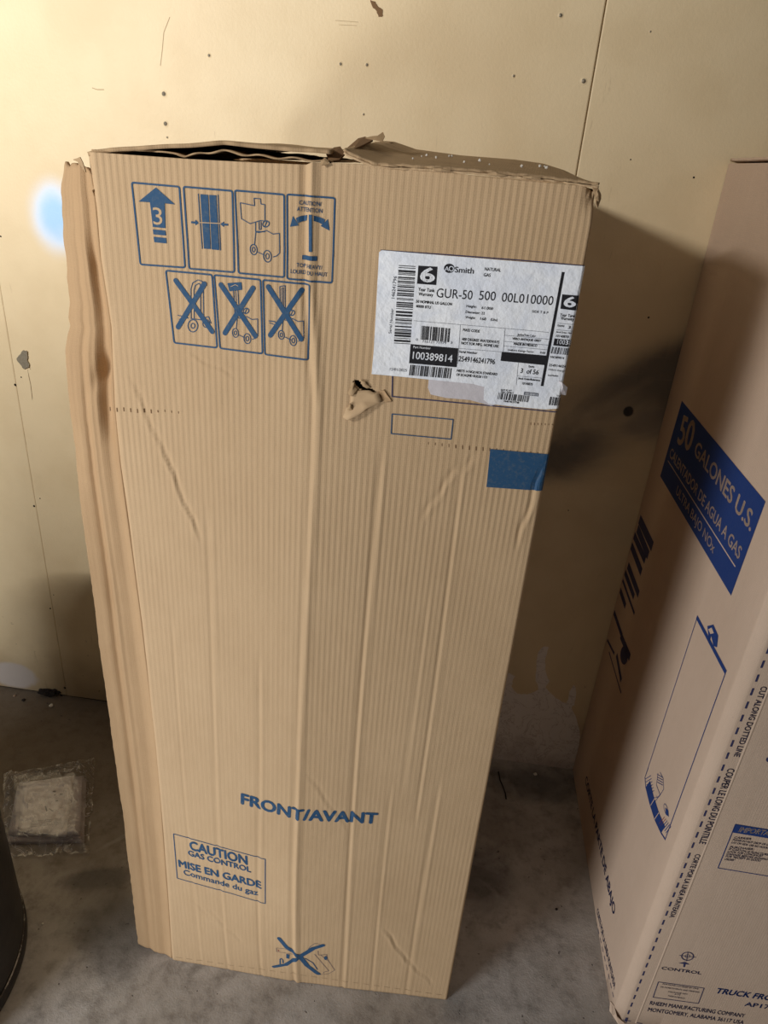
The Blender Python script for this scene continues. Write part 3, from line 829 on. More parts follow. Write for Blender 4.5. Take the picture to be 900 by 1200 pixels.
# top heavy symbol
p = new_symbol(((680, 96), (874, 111), (862, 455), (680, 438)))
p.text('CAUTION/', (729, 137), (820, 144), 17, bold=.01); p.text('ATTENTION', (720, 163), (823, 172), 17, bold=.01)
p.poly([(768, 178), (781, 179), (781, 330), (768, 329)]); p.poly([(742, 342), (802, 347), (801, 366), (741, 360)])
def arcband(p, c, r0, r1, a0, a1, n=10):
    A_ = p.arc(c, r1, r1*.9, a0, a1, n); B_ = p.arc(c, r0, r0*.9, a0, a1, n)
    for i in range(n): p.poly([A_[i], A_[i+1], B_[i+1], B_[i]])
for sgn in (-1, 1):
    if sgn < 0: q = [[(762, 180), (760, 202)], [(735, 184), (738, 207)], [(716, 192), (722, 214)]]; hd = [(704, 184), (728, 222), (692, 227)]
    else: q = [[(788, 182), (788, 204)], [(812, 188), (809, 210)], [(834, 198), (826, 220)]]; hd = [(846, 196), (852, 243), (816, 224)]
    for (a, b), (c_, d_) in zip(q, q[1:]): p.poly([a, c_, d_, b])
    p.poly(hd)
p.text('TOP HEAVY/', (718, 390), (822, 402), 16, bold=.01); p.text('LOURD DU HAUT', (694, 415), (843, 430), 16, bold=.01)
p.build('handling_symbol', [BL], box, label='framed top heavy warning with a tilting pole and curved arrows')
# three crossed-out symbols
p = new_symbol(((188, 405), (375, 422), (396, 718), (222, 698)))
p.line([(291, 600), (290, 480), (297, 455), (318, 443), (335, 448), (340, 462), (342, 605)], .9)
p.line([(303, 600), (302, 485), (308, 465), (322, 457), (328, 462), (330, 605)], .9)
p.line([(236, 586), (280, 597), (242, 603)], .9); p.line([(291, 600), (340, 606)], .9)
p.ring((298, 629), 20, 25, 1.1); p.ring((298, 629), 8, 10, 1.0); p.ring((352, 620), 14, 16, .9); p.line([(342, 596), (362, 592), (372, 620)], .9)
p.bar((229, 446), (376, 652), 6.3, 0, .8); p.bar((345, 459), (238, 634), 6.3, 0, .8)
p.build('handling_symbol', [BL], box, label='framed hand truck crossed out')
p = new_symbol(((384, 423), (572, 442), (580, 742), (408, 720)))
p.poly([(438, 456), (495, 452), (498, 483), (446, 489)]); p.line([(452, 470), (470, 462), (482, 468)], .7, 1, 1.2)
p.line([(463, 486), (468, 590)], .9); p.line([(480, 485), (486, 590)], .9); p.line([(471, 486), (477, 590)], .7)
truck(p, 478, 596, .86, .9)
p.bar((412, 463), (551, 670), 6.3, 0, .8); p.bar((542, 476), (428, 658), 6.3, 0, .8)
p.build('handling_symbol', [BL, KR], box, label='framed lift truck with raised dark load crossed out')
p = new_symbol(((582, 443), (770, 462), (765, 767), (590, 745)))
p.line([(652, 560), (650, 470), (672, 466), (672, 560)], .9); p.line([(660, 560), (658, 476), (665, 475), (665, 560)], .7)
p.line([(606, 609), (628, 612), (646, 622)], 1.2); p.line([(608, 617), (640, 628)], .9)
truck(p, 664, 604, .86, .9)
p.bar((604, 471), (737, 683), 6.3, 0, .8); p.bar((740, 484), (612, 667), 6.3, 0, .8)
p.build('handling_symbol', [BL], box, label='framed lift truck with empty forks crossed out')
# front text
p = Print(FA, 150, 880, 2.25)
p.text('FRONT/AVANT', (297, 138), (657, 191), 27, bold=.042)
p.build('printed_text', [BL], box, label='blue capitals reading FRONT/AVANT')
p = Print(FA, 150, 880, 2.25)
p.line([(120, 218), (362, 285), (362, 402), (130, 335)], 1.7, close=True)
p.text('CAUTION', (163, 258), (316, 300), 21, bold=.04); p.text('GAS CONTROL', (159, 274), (325, 320), 13, bold=.035)
p.text('MISE EN GARDE', (134, 304), (352, 363), 17, bold=.038); p.text('Commande du gaz', (147, 325), (343, 380), 13, bold=.02)
p.build('printed_text', [BL], box, label='framed blue caution text about the gas control')
# crossed out damaged symbol by the bottom edge
p = Print(FA, 300, 1080, 7.5)
p.line([(180, 230), (250, 236), (335, 272)], .7, 1); p.line([(180, 230), (182, 262), (262, 275), (330, 290)], .7, 1); p.line([(196, 246), (200, 258)], 2, 2)
p.poly([(266, 282), (295, 288), (292, 325), (266, 318)])
p.line([(212, 372), (212, 330), (222, 322), (236, 336), (238, 362)], 2.6)
for a, b, wd in (((205, 148), (270, 225), 6), ((270, 225), (385, 305), 6.5), ((385, 305), (450, 385), 6.5), ((450, 385), (548, 458), 6), ((155, 395), (262, 376), 5), ((262, 376), (385, 305), 5.5), ((385, 305), (500, 235), 6.5), ((500, 235), (588, 207), 5.5)): p.bar(a, b, wd*1.6, 0, .8)
p.line([(460, 240), (480, 215), (515, 190), (560, 196)], .8, 1); p.line([(545, 255), (548, 292), (622, 288), (628, 330), (692, 425), (640, 455), (565, 465)], .8, 1)
p.line([(515, 285), (640, 432), (600, 440), (590, 452)], .8, 1); p.line([(570, 292), (625, 340)], .8, 1)
p.disc((612, 318), 14, 17); p.line([(430, 320), (500, 360), (540, 420)], 2.0)
p.build('handling_symbol', [BL, M_B3, M_RED], box, label='smudged crossed-out truck symbol at the bottom edge')
# frames and panel on the right
p = Print(FA)
p.line([(460, 436), (459.5, 464.5), (560, 474)], 1.4); p.line([(560, 474), (654, 483)], 1.2)
p.build('printed_frame', [M_B3], box)
p = Print(FA); p.line([(459.5, 485), (531, 491.5), (528.5, 514.5), (458.5, 508)], 1.3, close=True)
p.build('printed_frame', [M_B1], box, label='small empty blue outlined rectangle')
p = Print(FA); a, b, c_, d_ = (FA.uv(*q) for q in ((574.5, 526), (640, 532), (632, 575), (570, 570.5)))
ur = W1+.03
p.poly([a, Vector((W1, b.y)), Vector((ur, b.y-.0)), Vector((ur, c_.y)), Vector((W1, c_.y)), d_], uv=True)
p.build('printed_block', [M_B1], box, cell=.004, label='solid blue rectangle at the right edge')
# rows of small dents: their shade drawn as dark brown ticks
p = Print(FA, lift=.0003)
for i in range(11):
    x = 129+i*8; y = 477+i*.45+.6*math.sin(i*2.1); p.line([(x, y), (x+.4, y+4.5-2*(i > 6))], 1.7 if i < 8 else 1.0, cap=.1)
p.build('perforation_shade', [M_TEAR_SHADE], box)
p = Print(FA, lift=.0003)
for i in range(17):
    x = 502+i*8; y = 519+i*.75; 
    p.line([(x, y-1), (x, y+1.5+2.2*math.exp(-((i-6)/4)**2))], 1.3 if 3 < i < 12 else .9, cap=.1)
p.build('perforation_shade', [M_TEAR_SHADE], box)
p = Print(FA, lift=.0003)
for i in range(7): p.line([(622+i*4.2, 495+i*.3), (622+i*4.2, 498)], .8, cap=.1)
p.build('perforation_shade', [M_TEAR_SHADE], box)
# hairline joint near the bottom, dashed
p = Print(FA, lift=.0003)
for i in range(26):
    x = 206+i*12.2; y = 1121.5+(x-206)*.142; p.line([(x, y), (x+7, y+1)], .8, cap=.1)
p.build('crease_line', [M_TEAR_SHADE], box)

# ---- shipping label
ZL = 3.2143
def PL(lift=.0016): return Print(FA, 420, 280, ZL, lift)
p = PL(.0009)
def UL(a, b): return FA.uv(420+a/ZL, 280+b/ZL)
p.poly([UL(265, 525), UL(262, 560), UL(272, 585), UL(330, 598), UL(420, 606), UL(500, 628), UL(600, 600), UL(600, 520)], uv=True)
p.build('label_backing', [M_LBK], box, cell=.006, label='torn translucent remnant under the label')
p = PL(.0013)
tr_ = UL(862, 103); br_ = UL(760, 640)
p.poly([UL(88, 42), UL(300, 60), UL(600, 84), Vector((W1, tr_.y)), Vector((W1+.035, tr_.y)), Vector((W1+.035, br_.y)), Vector((W1-.002, br_.y)), UL(700, 641), UL(600, 632), UL(490, 620), UL(472, 605), UL(474, 556), UL(430, 545), UL(260, 528), UL(130, 515), UL(50, 508), UL(58, 420), UL(78, 50)], uv=True)
lab = p.build('shipping_label', [M_LBL], box, cell=.004, label='white product label wrapped round the right edge')
p = PL()
# left side bar codes and date
p.code((152, 98), (134, 392), (216, 102), 34, seed=4)
p.text('146241796', (136, 224), (145, 140), 0, 2, bold=.01, top=(124, 223)); p.text('Serial Number', (124, 356), (133, 262), 0, 2, bold=.01, top=(114, 355))
p.text('12/01/2025', (118, 494), (182, 499), 10, 2)
# six
p.poly([(226, 100), (298, 104), (293, 173), (221, 168)]); p.text('6', (231, 158), (287, 162), 52, 1, 1.2, bold=.03)
p.text('Year Tank', (225, 195), (287, 200), 13, bold=.02); p.text('Warranty', (226, 212), (281, 216), 12, bold=.02)
# maker mark
p.ring((341, 110), 19, 16, .1); p.disc((342, 110), 20, 17.5); p.text('A', (324, 119), (341, 120), 16, 1, 1.2, bold=.02); p.ring((350, 111.5), 8, 8.5, 1.0, 1, 1.3)
p.text('Smith', (362, 125), (434, 130), 21, bold=.015)
p.text('NATURAL', (475, 118), (536, 123), 12, bold=.02); p.text('GAS', (471, 140), (497, 142), 12, bold=.02)
p.text('GUR-50', (293, 219), (428, 228), 34); p.text('500', (453, 228), (515, 232), 34); p.text('00L010000', (538, 235), (731, 249), 34)
p.text('50 NOMINAL US GALLON', (217, 239), (352, 250), 10, bold=.03); p.text('40000 BTU', (216, 257), (272, 262), 10, bold=.03)
p.text('Height:', (406, 256), (444, 259), 9, bold=.02); p.text('61.000', (463, 263), (506, 267), 10, bold=.02)
p.text('Diameter: 22', (403, 278), (475, 284), 9, bold=.02); p.text('Weight:', (402, 298), (440, 301), 9, bold=.02); p.text('168', (458, 304), (480, 306), 10, bold=.02); p.text('(Lbs)', (497, 306), (523, 309), 9, bold=.02)
p.text('SIDE T & P', (653, 276), (714, 282), 9, bold=.01)
p.line([(208, 307), (384, 322), (552, 336), (716, 351)], .35, 2); p.line([(384, 322), (378, 410), (374, 470)], .35, 2); p.line([(552, 336), (545, 424)], .35, 2)
p.code((238, 326), (346, 336), (234, 378), 19, seed=8); p.text('0', (216, 382), (224, 383), 9, 2); p.text('716121 71979', (240, 389), (330, 396), 9, 2)
p.text('3', (347, 394), (354, 394), 9, 2)
p.poly([(197, 395), (376, 411), (370, 482), (191, 467)]); p.text('Part Number', (207, 410), (272, 415), 9, 1, 1.2)
p.text('100389814', (204, 450), (353, 463), 27, 1, 1.2, bold=.01)
p.code((196, 473), (352, 486), (191, 512), 30, seed=12)
p.text('MASS CODE', (393, 346), (456, 352), 10, bold=.03)
p.text('400 DEGREE WATERWAYS', (389, 381), (530, 393), 10, bold=.03); p.text('NOT FOR MFG. HOME USE', (387, 396), (527, 408), 10, bold=.03)
p.text('Serial Number', (379, 427), (447, 433), 8, bold=.03); p.text('2549146241796', (376, 459), (513, 471), 19, bold=.02)
p.text('MEETS 14 NG/J NOX STANDARD', (370, 499), (523, 513), 9, bold=.03); p.text('OF SCAQMD RULE# 1121', (368, 514), (484, 524), 9, bold=.03)
p.line([(374, 411), (545, 425)], .3, 2)
p.text('Jacket/Trim Color', (598, 363), (667, 369), 8, bold=.02); p.text('VERO ANTIQUE GREY', (578, 378), (687, 387), 8, bold=.04)
p.line([(551, 362), (716, 377)], .35, 2); p.line([(549, 385), (714, 399)], .35, 2); p.line([(547, 402), (712, 417)], .35, 2)
p.text('MADE IN MEXICO', (584, 398), (672, 406), 9, bold=.04); p.text('Uniform Energy Factor', (562, 420), (660, 428), 7, bold=.01); p.text('0.68', (683, 430), (702, 432), 7, bold=.02)
p.poly([(540, 424), (712, 439), (708, 475), (535, 458)])
p.line([(602, 466), (594, 548)], .35, 2); p.text('Quantity', (639, 482), (662, 484), 7, bold=.02)
p.text('3  of 56', (609, 503), (677, 510), 17, bold=.02); p.line([(598, 515), (700, 524)], .35, 2)
p.text('Stock Order/Reference', (601, 527), (683, 535), 7, bold=.04); p.text('10140870', (616, 547), (655, 551), 9, bold=.02)
p.line([(771, 124), (691, 553)], 3.4, cap=0)
p.text('8AM 02 AM', (536, 570), (576, 573), 6, bold=.02); p.text('FR01 E29811', (536, 578), (582, 582), 6, bold=.02)
p.poly([(624, 574), (678, 580), (677, 592), (622, 586)], 2); p.text('100389814', (628, 585), (674, 590), 8, 1, 1.2)
p.code((528, 578), (644, 590), (523, 602), 22, seed=20); p.text('7648 MC57748', (546, 613), (604, 619), 7, bold=.03)
# the strip by the edge, running on round the corner
p.poly([(767, 208), (828, 213), (824, 270), (760, 262)])
p.text('6', (770, 253), (815, 257), 38, 1, 1.2, bold=.03)
p.text('Year Tank', (758, 290), (814, 295), 11, bold=.02); p.text('Warranty', (760, 303), (808, 307), 11, bold=.02)
p.line([(749, 316), (812, 322)], .35, 2); p.text('Quantity', (748, 328), (775, 330), 7, bold=.02); p.text('3', (788, 337), (797, 338), 11, bold=.02)
p.line([(745, 341), (806, 347)], .35, 2); p.text('Stock Order / Ref', (744, 352), (800, 357), 6, bold=.02); p.text('10140870', (743, 368), (790, 373), 9, bold=.02)
p.poly([(738, 374), (808, 381), (803, 407), (733, 400)]); p.text('10038', (747, 394), (799, 399), 17, 1, 1.2, bold=.01)
p.code((730, 405), (798, 412), (723, 430), 13, seed=33); p.text('100389814', (722, 447), (773, 452), 8, bold=.02)
p.text('254914624', (716, 478), (778, 484), 9, bold=.02); p.text('Uniform Energy', (714, 493), (774, 500), 7); p.text('Serial Number', (712, 515), (752, 518), 6, bold=.02)
p.code((722, 593), (762, 597), (716, 624), 8, seed=40); p.text('7648', (744, 592), (760, 594), 6)
# crinkle dents
p.build('label_print', [M_BLK, M_LBL, M_GRY], lab, cell=.02)
curl('label_scrap', [Sx(654, 446, .001), Sx(657, 447, .004), on_y(665, 454, .004), on_y(663, 463, .006), on_y(656, 462, .002)], M_LBK, box, .0004)
p = PL(.0012); p.line([(88, 42), (300, 57), (600, 80), (858, 100)], .9); 
pp = Print(FA); pp.line([(446, 293), (513, 297.6), (607, 304.6), (686, 311.5)], 1.0)
pp.l = .0004; pp.build('printed_frame', [M_B3], box)

# white crumbs on the right flap
cr0 = None
for k in range(14):
    px, py = Rr.uniform(470, 632), 0
    s = Rr.uniform(.22, .8); t = Rr.uniform(.15, .7)
    P = PR(0, .002, 4)(s, t)
    if cr0 is None:
        bm = bmesh.new(); bmesh.ops.create_icosphere(bm, subdivisions=2, radius=.0015)
        for v in bm.verts: v.co *= 1+.35*nz(*(v.co*900)); v.co.z *= .7
        o = bm_obj('foam_crumb', bm, M_FOAM); cr0 = o
    else:
        o = cr0.copy(); COL.objects.link(o)
    o.location = P+Vector((0, 0, .0015)); s_ = Rr.uniform(.6, 1.3); o.scale = (s_, s_, s_); o.rotation_euler = (Rr.random()*6, Rr.random()*6, 0)
    tag(o, 'tiny white crumb lying on the raised right flap of the battered carton', 'crumb', 'white crumbs on the carton top')

# ------------------------------------------------------------------ second carton on the right
W2 = .60
box2 = empty('cardboard_box', BQ-DV*.33+HV*.3)
tag(box2, 'pinkish cardboard carton at the right edge of the picture printed with navy text and panel', 'cardboard box')
bm = bmesh.new(); uvl = bm.loops.layers.uv.new('UVMap')
c1 = BQ-DV*L2; c2 = FO+HV*.019; c3 = FO+HV*W2; c4 = c3+DV*(L2+CH); c5 = BQ
ringp = []
def seg(a, b, n): return [a.lerp(b, i/n) for i in range(n)]
cor = [c1, c1-DV*.003+HV*.001, c1.lerp(c2, .5)-DV*.0015-HV*.0012, c2-HV*.003+DV*.0004, c2]
ringp = seg(c5, c1, 10)+cor+seg(c2, c3, 8)[1:]+[c3]+seg(c3, c4, 6)[1:]+seg(c4, c5, 6)
acc = [0]
for a, b in zip(ringp, ringp[1:]+ringp[:1]): acc.append(acc[-1]+(b-a).length)
n = len(ringp); NZ = 30; rws = []
for j in range(NZ+1):
    z = .0005+(H2-.0005)*j/NZ
    rws.append([bm.verts.new((p_.x, p_.y, z)) for k, p_ in enumerate(ringp)])
for j in range(NZ):
    for k in range(n):
        k2 = (k+1) % n
        f = bm.faces.new((rws[j][k], rws[j][k2], rws[j+1][k2], rws[j+1][k]))
        for l, (a, jj) in zip(f.loops, ((k, j), (k+1, j), (k+1, j+1), (k, j+1))): l[uvl].uv = (acc[a], H2*jj/NZ)
        f.material_index = 1 if 15 <= k <= 22 else 0
        f.smooth = 9 <= k <= 14
bm.faces.new(rws[0][::-1]); bm.faces.new(rws[-1])
me = bpy.data.meshes.new('carton_body'); bm.to_mesh(me); bm.free()
body2 = link('carton_body', me, [M_K2, M_K2F]); child(body2, box2)
for t0, t1 in ((0, .495), (.505, 1)):
    def P2(s, t, t0=t0, t1=t1):
        q = t0+(t1-t0)*t
        P = BQ+HV*(.001+.598*s)-DV*(.001+(L2+CH-.003)*q)
        P.z = H2+.0045+.0012*nz(q*30, s*8, 3)
        if s == 0: P += HV*.0018*abs(nz(q*60, 1, 1))
        return P
    sheet('top_flap', P2, 20, 40, lambda s, t: (s*.6, t*.35), M_K2, box2, .0045, -1)
# crumpled lower corner
curl('torn_curl', [FL.surf(.655, .012, .001), FL.surf(.674, .03, .001), FF.surf(.004, .022, .001), FF.surf(.024, .006, .002), FF.surf(.012, .0006, .004), FL.surf(.668, .0006, .003)], M_K2, box2, .001)

# blue panel with Spanish text (left face)
def P2L(ox, oy, k): return Print(FL, ox, oy, k)
p = P2L(770, 460, 5)
p.poly([(147, 48), (637, 640), (435, 1190), (20, 490)])
p.text('50', (118, 292), (196, 348), 0, 1, 1.2, .02, top=(146, 128)); p.text('GALONES U.S.', (217, 358), (549, 815), 0, 1, 1.2, .02, top=(238, 278))
p.text('CALENTADOR DE AGUA A GAS', (73, 372), (480, 980), 0, 1, 1.2, .015, top=(88, 322))
p.line([(66, 400), (460, 1020)], 2.2, 1, 1.2)
p.text('ULTRA BAJO NOx', (112, 590), (330, 945), 0, 1, 1.2, .01, top=(122, 540))
p.build('printed_block', [M_B2, M_K2], box2, cell=0, label='solid navy panel with knocked-out Spanish text')
# tank drawing
p = P2L(740, 700, 4)
p.line([(310, 92), (64, 845)], 2.2); p.line([(442, 355), (160, 1132)], 2.4)
p.poly([(310, 84), (448, 345), (440, 362), (304, 100)])
p.poly([(357, 135), (385, 128), (408, 180), (402, 235), (386, 228), (375, 180), (366, 215)]); p.poly([(362, 150), (378, 142), (388, 168), (372, 172)], 1, 1.2)
out = [(64, 845), (68, 890), (85, 960), (110, 1040), (140, 1105), (160, 1136)]
inn = [(80, 800), (88, 860), (104, 930), (130, 1010), (158, 1075), (178, 1100)]
p.line(out, 3); p.line([(80, 800), (64, 845)], 2)
for i in (1, 2, 3): p.poly([out[i], inn[i], inn[i+1], out[i+1]], 0)
p.line([inn[3], out[3]], 2.0, 1, 1.2); p.line([(92, 975), (118, 930)], 2.0, 1, 1.2)
for i in range(6):
    a = (66+i*3, 852+i*14); p.line([a, (a[0]+26, a[1]-16)], 1.4)
for i in range(6): a = (132+i*6, 1060+i*9); p.line([a, (a[0]+24, a[1]-30)], 1.6, 2 if i < 2 else 0)
p.line([(125, 825), (118, 880), (135, 925), (110, 960)], 1.4); p.line([(135, 820), (150, 850), (152, 900), (130, 935), (105, 940)], 1.4)
for i in range(4): p.line([(122, 830+i*12), (148, 845+i*12)], 1.2)
p.ring((163, 995), 8, 28, 1.2, rot=-15); p.poly([(160, 985), (174, 1000), (176, 1030), (162, 1012)])
p.build('printed_drawing', [M_B2, M_K2, M_RED], box2, cell=0, label='navy outline drawing of a tank')
# shaded text block deep on the side
p = P2L(690, 590, 5)
for (a, b), w_ in ((((300, 95), (372, 250)), 24), (((288, 150), (348, 300)), 22), (((268, 190), (330, 330)), 19), (((252, 250), (308, 400)), 20)): p.line([a, b], w_)
for (a, b), w_ in ((((232, 365), (292, 530)), 19), (((214, 405), (265, 545)), 16), (((200, 450), (268, 645)), 9), (((186, 510), (215, 600)), 16)): p.line([a, b], w_)
p.build('printed_text', [M_B3], box2, cell=0, label='dark text lines on the shaded side')
p = P2L(690, 590, 5)
p.line([(150, 640), (195, 775)], 14); p.line([(190, 775), (240, 900)], 18)
p.disc((208, 890), 22, 55); p.line([(165, 890), (190, 1035)], 14); p.line([(110, 800), (150, 880)], 8); p.line([(120, 870), (190, 1110)], 5)
p.build('printed_drawing', [M_B3], box2, cell=0, label='dark drawing on the shaded side')
# bottom texts of the left face
p = P2L(670, 900, 4.138)
p.text('CORTE LA PARTE DE ABAJO', (66, 62), (203, 720), 0, 0, 0, .03, hm=.022)
p.build('printed_text', [M_B3], box2, cell=0, label='navy capitals low on the shaded side')
p = P2L(670, 900, 4.138)
p.text('CORTE POR LA LINEA PUNTEADA', (122, 700), (207, 1076), 0, 0, 0, .02, hm=.015)
for i in range(13):
    t = i/13; a = (78+t*130, 560+t*570); p.line([a, (a[0]+5.5, a[1]+26)], 2.4, cap=0)
p.build('printed_text', [M_B3], box2, cell=0, label='small navy text lines along the bottom of the side')
# front face prints
uL = .024
p = Print(FF)
for i in range(60):
    v = .010+i*.0262; p.line([Vector((.0232, v)), Vector((.0232, v+.0135))], 3.2, 0, cap=0, uv=True)
for i in range(24):
    u = .045+i*.024; p.line([Vector((u, .012)), Vector((u+.013, .012))], 1.8, 0, cap=0, uv=True)
p.line([Vector((.018, .014)), Vector((.034, .014))], 1.6, 0, uv=True); p.line([Vector((.026, .006)), Vector((.026, .024))], 1.6, 0, uv=True)
p.build('dashed_line', [M_B3], box2, cell=0)
p = Print(FF, 740, 700, 4)
p.text('CUT ALONG DOTTED LINE', (609, 416), (478, 745), 0, bold=.015, top=(637, 421))
p.build('printed_text', [M_B3], box2, cell=0, label='navy vertical words beside the upper dashed line')
p = Print(FF, 740, 700, 4)
p.text('COUPER LE LONG DU POINTILLE', (452, 800), (316, 1153), 0, bold=.015, top=(484, 806))
p.build('printed_text', [M_B3], box2, cell=0, label='navy vertical text beside the dashed line')
p = Print(FF, 640, 850, 3.4286)
p.text('CORTE POR LA LINEA PUNTEADA', (600, 516), (494, 770), 0, bold=.015, top=(620, 521))
p.build('printed_text', [M_B3], box2, cell=0, label='lowest navy vertical text beside the dashed line')
p = Print(FF, 740, 1080, 5.625)
p.ring((369, 227), 39, 27, 2.0); p.line([(372, 198), (362, 258)], 1.2); p.line([(316, 221), (424, 234)], 1.2); p.ring((369, 227), 16, 11, .8)
p.poly([(310, 272), (352, 264), (384, 282), (356, 279), (352, 298), (340, 297), (343, 277)])
p.text('CONTROL', (195, 312), (458, 347), 18, bold=.02)
p.build('handling_symbol', [M_B3], box2, cell=0, label='navy target mark over the word CONTROL')
p = Print(FF, 740, 1080, 5.625)
p.line([(177, 396), (478, 437), (440, 538), (142, 497)], 1.6, close=True)
for a, b, t_ in (((204, 413), (440, 446), 'PORTIONS COVERED BY ONE'), ((188, 432), (446, 468), 'OR MORE PATENTS AND PENDING'), ((240, 464), (370, 481), 'PACKAGE NO.'), ((280, 480), (320, 486), 'A172'), ((240, 491), (350, 509), 'MADE IN MEXICO')): p.text(t_, a, b, 8, bold=.01)
p.build('printed_text', [M_B3], box2, cell=0, label='small navy framed notice')
p = Print(FF, 740, 1080, 5.625)
p.text('RHEEM MANUFACTURING COMPANY', (118, 545), (742, 631), 24, bold=.02); p.text('MONTGOMERY, ALABAMA 36117 USA', (105, 588), (735, 675), 24, bold=.02)
p.build('printed_text', [M_B3], box2, cell=0, label='navy maker address')
p = Print(FF, 740, 1080, 5.625)
p.text('TRUCK FROM THIS SIDE', (548, 468), (548+740, 468+102), 34, bold=.035, slant=.15); p.text('AP17292', (742, 553), (742+270, 553+37), 26, bold=.02)
p.build('printed_text', [M_B2], box2, cell=0, label='bold navy TRUCK FROM line')
p = Print(FF, 820, 930, 10.9125)
TLc, BLc = (455, 390), (232, 948)
def at(f, g): # along top / down the side
    return (TLc[0]+f*640-g*223, TLc[1]+f*105+g*558)
p.line([at(0, 0), at(1.25, 0), at(1.25, 1), at(0, 1)], 1.5, close=True)
p.poly([at(0, 0), at(1.25, 0), at(1.25, .185), at(0, .185)])
p.text('IMPORTANT', (487, 482), (1000, 548), 62, 1, 1.2, bold=.02, slant=.2)
for (a, b), t_ in ((((432, 568), (655, 590)), 'CARRIER'), (((415, 597), (900, 668)), 'PLEASE DO NOT DROP OR USE'), (((398, 632), (880, 706)), 'LAY ON SIDE. USE NO HOOKS'), (((380, 690), (685, 722)), 'PURCHASER:'), (((366, 716), (900, 794)), 'IF CARTON IS PUNCTURED'), (((350, 748), (795, 806)), 'LOOK FOR CONCEALED'), (((336, 778), (860, 850)), 'DAMAGE BEFORE SIGNING'), (((325, 808), (770, 868)), 'FOR "RECEIPT IN GOOD'), (((310, 845), (440, 862)), 'ORDER"')):
    p.text(t_, a, b, 24, 2, bold=.02, slant=.15)
p.build('printed_block', [M_B2, M_K2F, M_B3], box2, cell=0, label='framed notice under a navy band')
p = Print(FF); p.disc((900.5, 890), 3, 3); p.build('printed_frame', [M_B3], box2, cell=0)
# score ridge right of the vertical text
bm = bmesh.new(); rr_ = []
for j in range(41):
    v = .01+j*.039; u = .0450
    rr_.append([bm.verts.new(FF.surf(u+du, v, l)) for du, l in ((-.0015, .0001), (-.0005, .0007), (.0003, .0009), (.0012, .0007), (.0028, .0001))])
for a, b in zip(rr_, rr_[1:]):
    for k in range(4): f = bm.faces.new((a[k], a[k+1], b[k+1], b[k])); f.smooth = True
me = bpy.data.meshes.new('score_ridge'); bm.to_mesh(me); bm.free(); child(link('score_ridge', me, [M_K2]), box2)

# ------------------------------------------------------------------ dark round tank at the lower left
def lathe(bm, prof_, cx, cy, n=96):
    rings = [[bm.verts.new((cx+r*math.cos(2*math.pi*k/n), cy+r*math.sin(2*math.pi*k/n), z)) for k in range(n)] if r > 0 else [bm.verts.new((cx, cy, z))] for r, z in prof_]
    for a, b in zip(rings, rings[1:]):
        for k in range(n):
            k2 = (k+1) % n
            vs = [a[k % len(a)], a[k2 % len(a)], b[k2 % len(b)], b[k % len(b)]]
            u_ = list(dict.fromkeys(vs))
            if len(u_) > 2: f = bm.faces.new(u_); f.smooth = True
TX, TY, TR = -.590, -.130, .300
tank = empty('storage_tank', (TX, TY, 0)); tag(tank, 'dark grey round tank cut off by the lower left corner of the picture', 'tank')
bm = bmesh.new(); lathe(bm, [(TR-.012, .03), (TR-.002, .034), (TR-.0005, .04), (TR, .05), (TR, .3), (TR+.001, .5), (TR, .86), (TR-.01, .89), (TR-.06, .915), (0, .93)], TX, TY)
me = bpy.data.meshes.new('tank_body'); bm.to_mesh(me); bm.free(); child(link('tank_body', me, [M_DARK]), tank)
bm = bmesh.new(); lathe(bm, [(0, .0005), (TR-.01, .0005), (TR+.001, .0005), (TR+.003, .004), (TR+.003, .026), (TR+.001, .030), (TR-.003, .031), (TR-.012, .030)], TX, TY)
me = bpy.data.meshes.new('base_ring'); bm.to_mesh(me); bm.free(); child(link('base_ring', me, [M_DARK]), tank)
bm = bmesh.new(); lathe(bm, [(TR-.001, .0312), (TR+.0016, .0305), (TR+.0022, .0322), (TR+.0002, .0332)], TX, TY)
me = bpy.data.meshes.new('rim_highlight'); bm.to_mesh(me); bm.free(); child(link('rim_highlight', me, [M_RIM]), tank)

# ------------------------------------------------------------------ bagged papers on the floor
def quadP(c, s, t, z): 
    a = c[0].lerp(c[1], s); b = c[3].lerp(c[2], s); p_ = b.lerp(a, t); return Vector((p_.x, p_.y, z))
def fq(pts, z=0): return [on_z(x, y, z) for x, y in pts]
Q1 = fq([(20, 920), (101, 911), (98, 984), (7, 986)], .012)
pap = empty('paper_bundle', (sum(p_.x for p_ in Q1)/4, sum(p_.y for p_ in Q1)/4, 0))
tag(pap, 'folded white paper booklet and sheets inside the clear bag on the floor', 'papers')
def block(name, c, z0, z1, mat, parent, n=10, wob=.002, seed=1):
    bm = bmesh.new(); g1 = []; g0 = []
    for j in range(n+1):
        g1.append([bm.verts.new(quadP(c, i/n, j/n, z1+wob*nz(i*.5, j*.4, seed)+wob*.6*nz(i*1.3, j*1.1, seed+4))) for i in range(n+1)])
    lo = {}
    rim = [(i, 0) for i in range(n)]+[(n, j) for j in range(n)]+[(i, n) for i in range(n, 0, -1)]+[(0, j) for j in range(n, 0, -1)]
    for j in range(n):
        for i in range(n): f = bm.faces.new((g1[j][i], g1[j][i+1], g1[j+1][i+1], g1[j+1][i])); f.smooth = True
    L = [bm.verts.new(quadP(c, i/n, j/n, z0)) for i, j in rim]
    for k, (i, j) in enumerate(rim):
        i2, j2 = rim[(k+1) % len(rim)]; bm.faces.new((g1[j][i], L[k], L[(k+1) % len(L)], g1[j2][i2]))
    bm.faces.new(L)
    bmesh.ops.recalc_face_normals(bm, faces=bm.faces[:])
    me = bpy.data.meshes.new(name); bm.to_mesh(me); bm.free(); o = link(name, me, mat); child(o, parent); return o
